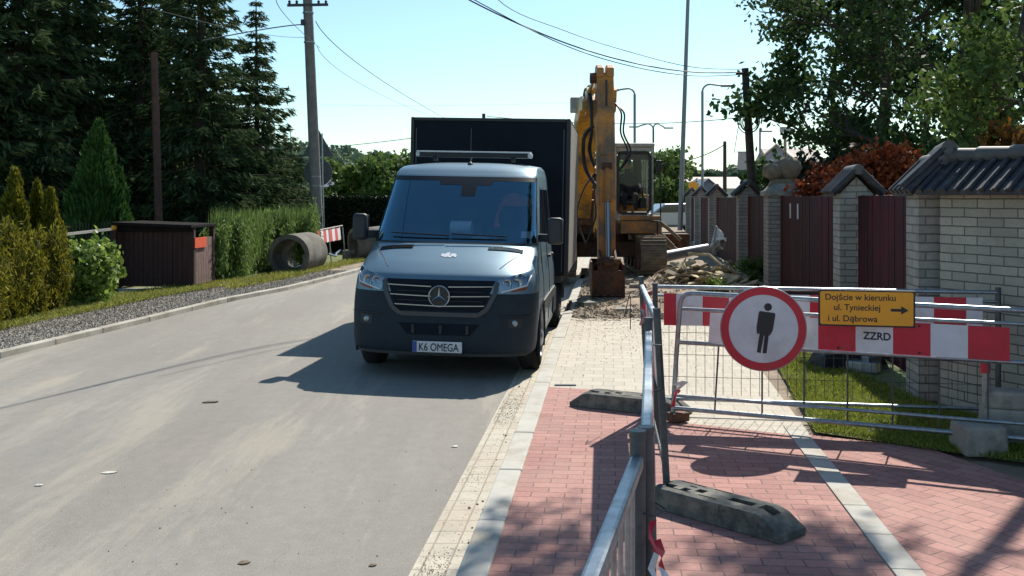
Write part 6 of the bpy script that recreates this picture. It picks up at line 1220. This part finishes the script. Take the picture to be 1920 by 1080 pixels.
for k, (px, Y, h) in enumerate(((90, 34, 9), (260, 35, 8), (370, 36, 7.0), (-20, 33, 9), (480, 38, 3.9), (20, 30, 5), (130, 30, 4.8), (330, 32, 5.2))):
    spruce(px, Y, h, 2.6, 'dark spruce standing in shade behind the front row', 90 + k, 24, 26, (.5, .15), droop=.3, grp='back row of dark spruces')
def deciduous(name, px, Y, h, spread, lab, seed, mt, cat='tree', leaf=(.15, .10), leaves=46, base=0.0, first=.3, levels=4, clump=.38, X=None, lean=(0, 0), r0=.16, kids=(3, 4), grp=None):
    rng = np.random.default_rng(seed); X = (px - 960) / FPX * Y if X is None else X; o = empty(name, (X, Y, base), 0, lab, cat, grp); b = MB(); tips = []
    def grow(p, d, L, r_, lev):
        mid = p + d * L * .5 + rng.normal(0, .04 * L, 3); e = p + d * L + rng.normal(0, .05 * L, 3); b.tube([tuple(p), tuple(mid), tuple(e)], [r_, r_ * .8, r_ * .6], 6 if lev > 1 else 4)
        if lev <= 1: tips.append(e); tips.append(mid)
        if lev == 0: return
        n = int(rng.integers(kids[0], kids[1] + 1))
        for k in range(n):
            t = rng.uniform(.35, 1) if k else 1.0; q = p + (e - p) * t; ax = rng.normal(size=3); ax -= d * ax.dot(d); ax /= np.linalg.norm(ax); ang = rng.uniform(.35, .85) if k else rng.uniform(.05, .3); nd = d * math.cos(ang) + ax * math.sin(ang); nd[2] += .10; nd /= np.linalg.norm(nd); grow(q, nd, L * rng.uniform(.58, .82), r_ * .55, lev - 1)
    z = 0; p = np.array([0, 0, -.1]); top = np.array([lean[0], lean[1], h * .86]); tr = [p + (top - p) * t + rng.normal(0, .06, 3) * (t > 0) for t in np.linspace(0, 1, 7)]; b.tube([tuple(q) for q in tr], list(np.linspace(r0, r0 * .25, 7)), 10); nl = int((h * (1 - first)) / .62)
    for i in range(nl):
        f = first + (.98 - first) * (i + rng.uniform(0, .6)) / nl; q = p + (top - p) * f; th_ = i * 2.4 + rng.normal(0, .3); el = rng.uniform(.15, .7); d = np.array([math.cos(th_) * math.cos(el), math.sin(th_) * math.cos(el), math.sin(el)]); L = spread * (1 - .55 * abs(f - .45) / .55) * rng.uniform(.34, .50); grow(q, d, L, r0 * .32, levels - 1)
    b.build('trunk', M['bark'], o, fix=False); T = np.array(tips); n = len(T) * leaves; idx = rng.integers(0, len(T), n); pts = T[idx] + rng.normal(0, clump / 1.8, (n, 3)) * np.array([1, 1, .55]); a = rng.normal(size=(n, 3)); a[:, 2] -= .5; cards('crown', pts, a, leaf[0], leaf[1], mt, o, seed); return o, len(tips)
TR = []
LF = dict(leaf=(.115, .075), levels=4)
TR.append(deciduous('maple_tree', 1655, 20.5, 9.0, 3.0, 'large maple behind the red board gate, left of the other trees', 201, M['leaf_oak'], first=.26, r0=.17, leaves=9, clump=.32, **LF))
TR.append(deciduous('maple_tree', 1808, 18.0, 8.6, 2.7, 'maple with clear dark trunk rising over the tiled wall', 202, M['leaf_oak'], first=.46, r0=.13, leaves=8, clump=.32, **LF))
TR.append(deciduous('maple_tree', 1935, 12.5, 6.6, 1.6, 'yellowish green maple at the right edge', 203, M['leaf_mid'], first=.30, r0=.10, leaves=12, clump=.28, leaf=(.10, .07)))
TR.append(deciduous('maple_tree', 1735, 25, 9.0, 3.0, 'maple farther back between the two nearer trunks', 204, M['leaf_oak'], first=.25, r0=.12, leaves=2, clump=.42, leaf=(.17, .12)))
TR.append(deciduous('maple_tree', 1568, 25, 7.8, 2.7, 'maple behind the copper shrub, leftmost of the wooded group', 205, M['leaf_oak'], first=.12, r0=.14, leaves=9, clump=.40, leaf=(.17, .12)))
TR.append(deciduous('maple_tree', 1890, 21, 8.0, 2.8, 'dense maple in the background at the right edge', 206, M['leaf_oak'], first=.16, r0=.12, leaves=5, clump=.40, leaf=(.16, .11)))
TR.append(deciduous('maple_tree', 2160, 11.4, 11.3, 3.3, 'tall maple whose high crown shades the red pavers', 207, M['leaf_oak'], first=.66, r0=.12, leaves=17, clump=.34, leaf=(.13, .09), lean=(-3.3, -.5)))
print('TIPS', [t[1] for t in TR])
bush('copper_shrub', 1660, 400, .86, .7, .70, M['leaf_red'], 'large copper red shrub above the red gate', 6500, 210, (.10, .07), 'shrub', 60, Y=16.0, cz=1.85, up_=-.2)
bush('copper_shrub', 1560, 400, .62, .6, .55, M['leaf_red'], 'lower copper red shrub nearer the stone figure', 2600, 211, (.10, .07), 'shrub', 40, Y=17.0, cz=1.75, up_=-.2)
bush('copper_shrub', 1905, 400, .45, .4, .55, mat_ := leaf_mat('bronze_leaf', (.09, .05, .012), (.26, .11, .025), .3), 'bronze and orange shrub over the wall at right edge', 2600, 212, (.09, .06), 'shrub', 40, Y=11.5, cz=2.1, up_=-.2)
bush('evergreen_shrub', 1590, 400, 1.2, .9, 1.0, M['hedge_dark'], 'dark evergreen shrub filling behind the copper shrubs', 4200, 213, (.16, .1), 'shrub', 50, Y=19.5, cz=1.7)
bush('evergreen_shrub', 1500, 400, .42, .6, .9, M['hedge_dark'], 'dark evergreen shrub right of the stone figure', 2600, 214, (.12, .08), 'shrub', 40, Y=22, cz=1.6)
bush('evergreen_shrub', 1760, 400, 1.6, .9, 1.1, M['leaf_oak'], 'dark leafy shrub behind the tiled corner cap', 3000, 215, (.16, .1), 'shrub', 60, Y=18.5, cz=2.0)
bush('evergreen_shrub', 583, 470, .40, .30, .42, M['hedge_dark'], 'low dark bush added behind the open concrete pipe to darken its mouth', 2200, 230, (.10, .06), 'shrub', 40, Y=27.2, cz=.36)  # added bush, closes the far opening so the pipe mouth reads as shaded
bush('weed_clump', 1408, 540, .35, .5, .35, M['leaf_mid'], 'green weed clump at the foot of the brown fence panel', 1500, 216, (.12, .03), 'weeds', 30, Y=19.8)
bush('weed_clump', 1345, 540, .25, .3, .16, M['vine'], 'low bright green weeds in the front of the rubble heap', 700, 217, (.10, .03), 'weeds', 24, Y=18.7)
# ============================================================ far buildings, vehicles, woods
def house(name, px0, px1, pyb, pye, pyr, Y, wall, roof, lab, depth=7, gable=False, wins=(), rz=0.0, cat='house'):
    a, c = P(px0, pyb, Y), P(px1, pyb, Y); wd = c.x - a.x; zb_, ze, zr_ = -.2, CAMH - (pye - HORIZON) / FPX * Y, CAMH - (pyr - HORIZON) / FPX * Y; o = empty(name, ((a.x + c.x) / 2, Y, 0), rz, lab, cat); b = MB()
    if gable: b.prism([(-wd / 2, 0, zb_), (wd / 2, 0, zb_), (wd / 2, 0, ze), (0, 0, zr_), (-wd / 2, 0, ze)], (0, depth, 0)); b.build('wall', wall, o); b = MB(); e = .3; k = (zr_ - ze) / (wd / 2)
    else: b.prism([(-wd / 2, 0, zb_), (-wd / 2, 0, ze), (-wd / 2, depth / 2, zr_), (-wd / 2, depth, ze), (-wd / 2, depth, zb_)], (wd, 0, 0)); b.build('wall', wall, o); b = MB(); e = .35; k = (zr_ - ze) / (depth / 2)
    if gable:
        for s in (-1, 1): b.prism([(0, -e, zr_ + .05), (s * (wd / 2 + e), -e, ze - e * k + .05), (s * (wd / 2 + e), -e, ze - e * k + .2), (0, -e, zr_ + .2)], (0, depth + 2 * e, 0))
    else:
        for s in (0, 1): y0 = -e if s == 0 else depth + e; b.prism([(-wd / 2 - e, depth / 2, zr_ + .05), (-wd / 2 - e, y0, ze - e * k + .05), (-wd / 2 - e, y0, ze - e * k + .2), (-wd / 2 - e, depth / 2, zr_ + .2)], (wd + 2 * e, 0, 0))
    b.build('roof', roof, o)
    for (x, z, ww, wh_) in wins:
        b = MB(); b.box((x * wd, -.03, z), (ww, .06, wh_)); f = b.build('window', M['white'], o); b = MB(); b.box((x * wd, -.07, z), (ww - .16, .03, wh_ - .16)); b.build('pane', M['darkglass'], f)
    return o
wr_ = mat('pale_roof', (.62, .52, .45), .8, vary=.15, scale=2); rd_ = mat('grey_gable_wall', (.30, .31, .36), .8); wl = mat('white_render', (.6, .6, .58), .85); og = mat('orange_render', (.52, .22, .12), .8); gr_ = mat('slate_roof', (.13, .14, .18), .6, vary=.2, scale=3)
house('house', 1412, 1500, 372, 312, 273, 95, rd_, wr_, 'pale gabled house behind the stone figure', 14, True, ((0, 3.6, 1.2, 1.2),), rz=-.35)
house('house', 1455, 1545, 372, 318, 278, 99, wl, wr_, 'pink tiled roof of a house seen through the left leaves', 9)
house('house', 1276, 1398, 372, 355, 333, 120, wl, wr_, 'long low house with pale roof beyond the fence end', 12, wins=((-.3, 1.4, 1.4, 1.1), (0.05, 1.4, 1.4, 1.1)))
house('house', 1306, 1350, 372, 356, 338, 105, mat('blue_grey_wall', (.20, .24, .30), .8), gr_, 'small blue grey gabled house before the pale roof', 8, True, ((0, 1.5, 1.0, .9),))
house('house', 609, 665, 400, 352, 306, 75, og, gr_, 'house with orange wall and slate roof behind the concrete pole', 9, wins=((.15, 2.2, 1.4, .5),))
house('house', 395, 450, 400, 290, 225, 62, mat('brown_wall', (.13, .09, .07), .9), gr_, 'house hidden in shade behind the spruces', 7, True, ((0, 4.2, .8, .9),))
house('garden_house', 1776, 1880, 360, 306, 285, 21, mat('dark_boards', (.05, .05, .06), .9), M['tile'], 'low dark roofed garden house behind the tiled wall', 3, cat='shed')
# parked cars far away
def car(px, Y, body, lab, rz=0.0, L_=4.4):
    q = P(px, 400, Y); o = empty('parked_car', (q.x, Y, -.05), rz, lab, 'car', 'far parked cars'); W2 = .9; b = MB(); prof = [(-L_ / 2, .35), (-L_ / 2, .85), (-L_ / 2 + .15, .95), (-L_ * .22, 1.02), (-L_ * .08, 1.48), (L_ * .32, 1.52), (L_ * .46, 1.05), (L_ / 2, .95), (L_ / 2, .35)]
    b.prism([(x, -W2, z) for x, z in prof], (0, 2 * W2, 0)); b.build('body', body, o, bevel=.08); b = MB()
    for y in (-W2 - .006, W2 + .006): b.poly([(-L_ * .19, y, 1.04), (-L_ * .07, y, 1.42), (L_ * .30, y, 1.45), (L_ * .42, y, 1.06)])
    b.build('window', M['darkglass'], o, fix=False)
    for x in (-L_ * .32, L_ * .32):
        for y in (-W2, W2): b = MB(); b.cyl((x, y - .1, .33), (x, y + .1, .33), .33, n=20); w2 = b.build('wheel', M['tyre'], o); b = MB(); b.cyl((x, y - .11, .33), (x, y + .11, .33), .2, n=12); b.build('rim', M['galv'], w2)
    for y in (-.6, .6): b = MB(); b.box((-L_ / 2 - .01, y, .75), (.05, .35, .14)); b.build('headlight', M['chrome'], o); b = MB(); b.box((L_ / 2 + .01, y, .8), (.05, .3, .16)); b.build('tail_light', M['red'], o)
    return o
car(1250, 52, mat('silver_car_paint', (.40, .41, .42), .3, .5, coat=.5), 'silver estate car far off right of the excavator cab', .15, 4.6)
car(1292, 75, mat('grey_car_paint', (.5, .48, .46), .3, .4, coat=.5), 'small pale car far behind the slim steel pole', .3)
# woods and hill
def far_wood(name, X0, X1, Y, zt, n, size, mt, lab, seed, dy=20, kind='stuff'):
    rng = np.random.default_rng(seed); u = rng.uniform(0, 1, n); x = X0 + (X1 - X0) * u; t = np.array([zt(v) for v in u]) * (1 + .10 * np.sin(x * .35) + .07 * np.sin(x * .9 + 2)); z = t * rng.beta(2.4, 1.0, n); pts = np.stack([x, Y + rng.uniform(0, dy, n), z], 1); o = cards(name, pts, rng.normal(size=(n, 3)), size, size * .7, mt, None, seed); tag(o, lab, 'wood', kind=kind); return o
b = MB(); rows_ = []
for i in range(40):
    x = -330 + i * 9.2; row = []
    for j in range(10): y = 300 + j * 40; f = math.exp(-((x + 150) / 95) ** 2) * .9 + .25 * math.exp(-((x + 60) / 40) ** 2); row.append((x, y, -2 + (26 * f) * math.sin(min(1, j / 5) * math.pi / 2)))
    rows_.append(row)
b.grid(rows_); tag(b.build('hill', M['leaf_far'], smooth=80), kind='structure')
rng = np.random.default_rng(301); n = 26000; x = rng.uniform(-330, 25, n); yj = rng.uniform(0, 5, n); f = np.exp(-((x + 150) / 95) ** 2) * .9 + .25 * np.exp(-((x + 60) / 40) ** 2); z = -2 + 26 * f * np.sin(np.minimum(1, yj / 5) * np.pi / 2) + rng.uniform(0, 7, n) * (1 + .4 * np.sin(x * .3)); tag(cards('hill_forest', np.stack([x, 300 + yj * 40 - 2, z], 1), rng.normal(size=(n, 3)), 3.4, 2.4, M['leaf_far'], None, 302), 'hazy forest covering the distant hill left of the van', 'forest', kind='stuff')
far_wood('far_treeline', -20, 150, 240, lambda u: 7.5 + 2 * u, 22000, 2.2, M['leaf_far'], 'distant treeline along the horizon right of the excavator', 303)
for k, (px, Y, h, s_, lab) in enumerate(((655, 62, 3.9, 2.4, 'dark round tree left of the pair behind the hedge'), (700, 60, 4.1, 2.8, 'bright leafy tree behind the dark hedge'), (742, 58, 4.1, 2.6, 'leafy tree touching the van windscreen outline'), (790, 66, 4.6, 2.8, 'leafy tree mostly hidden by the van'), (1236, 66, 4.2, 2.6, 'light green tree behind the silver estate car'), (1252, 80, 4.0, 3.0, 'second light green tree beyond the excavator cab'), (1205, 64, 4.6, 2.8, 'leafy tree seen through the excavator cab'), (1165, 70, 4.4, 3.0, 'tree hidden behind the excavator stick'))):
    deciduous('leafy_tree', px, Y, h, s_ * 1.1, lab, 400 + k, M['leaf_mid'], leaf=(.34, .24), leaves=22, first=.06, levels=3, clump=.75, r0=.14, grp='far leafy trees')
wb = P(1262, 367, 80); b = MB(); b.box((0, 0, wb.z), (1.2, .05, .6)); b.cyl((0, 0.05, 0), (0, 0.05, wb.z), .05, n=8); o = b.build('white_board', M['white']); o.location = (wb.x, 80, 0); tag(o, 'small white notice board far off above the silver car', 'notice board')
print('OBJS', len(bpy.data.objects), 'POLYS', sum(len(m.polygons) for m in bpy.data.meshes))
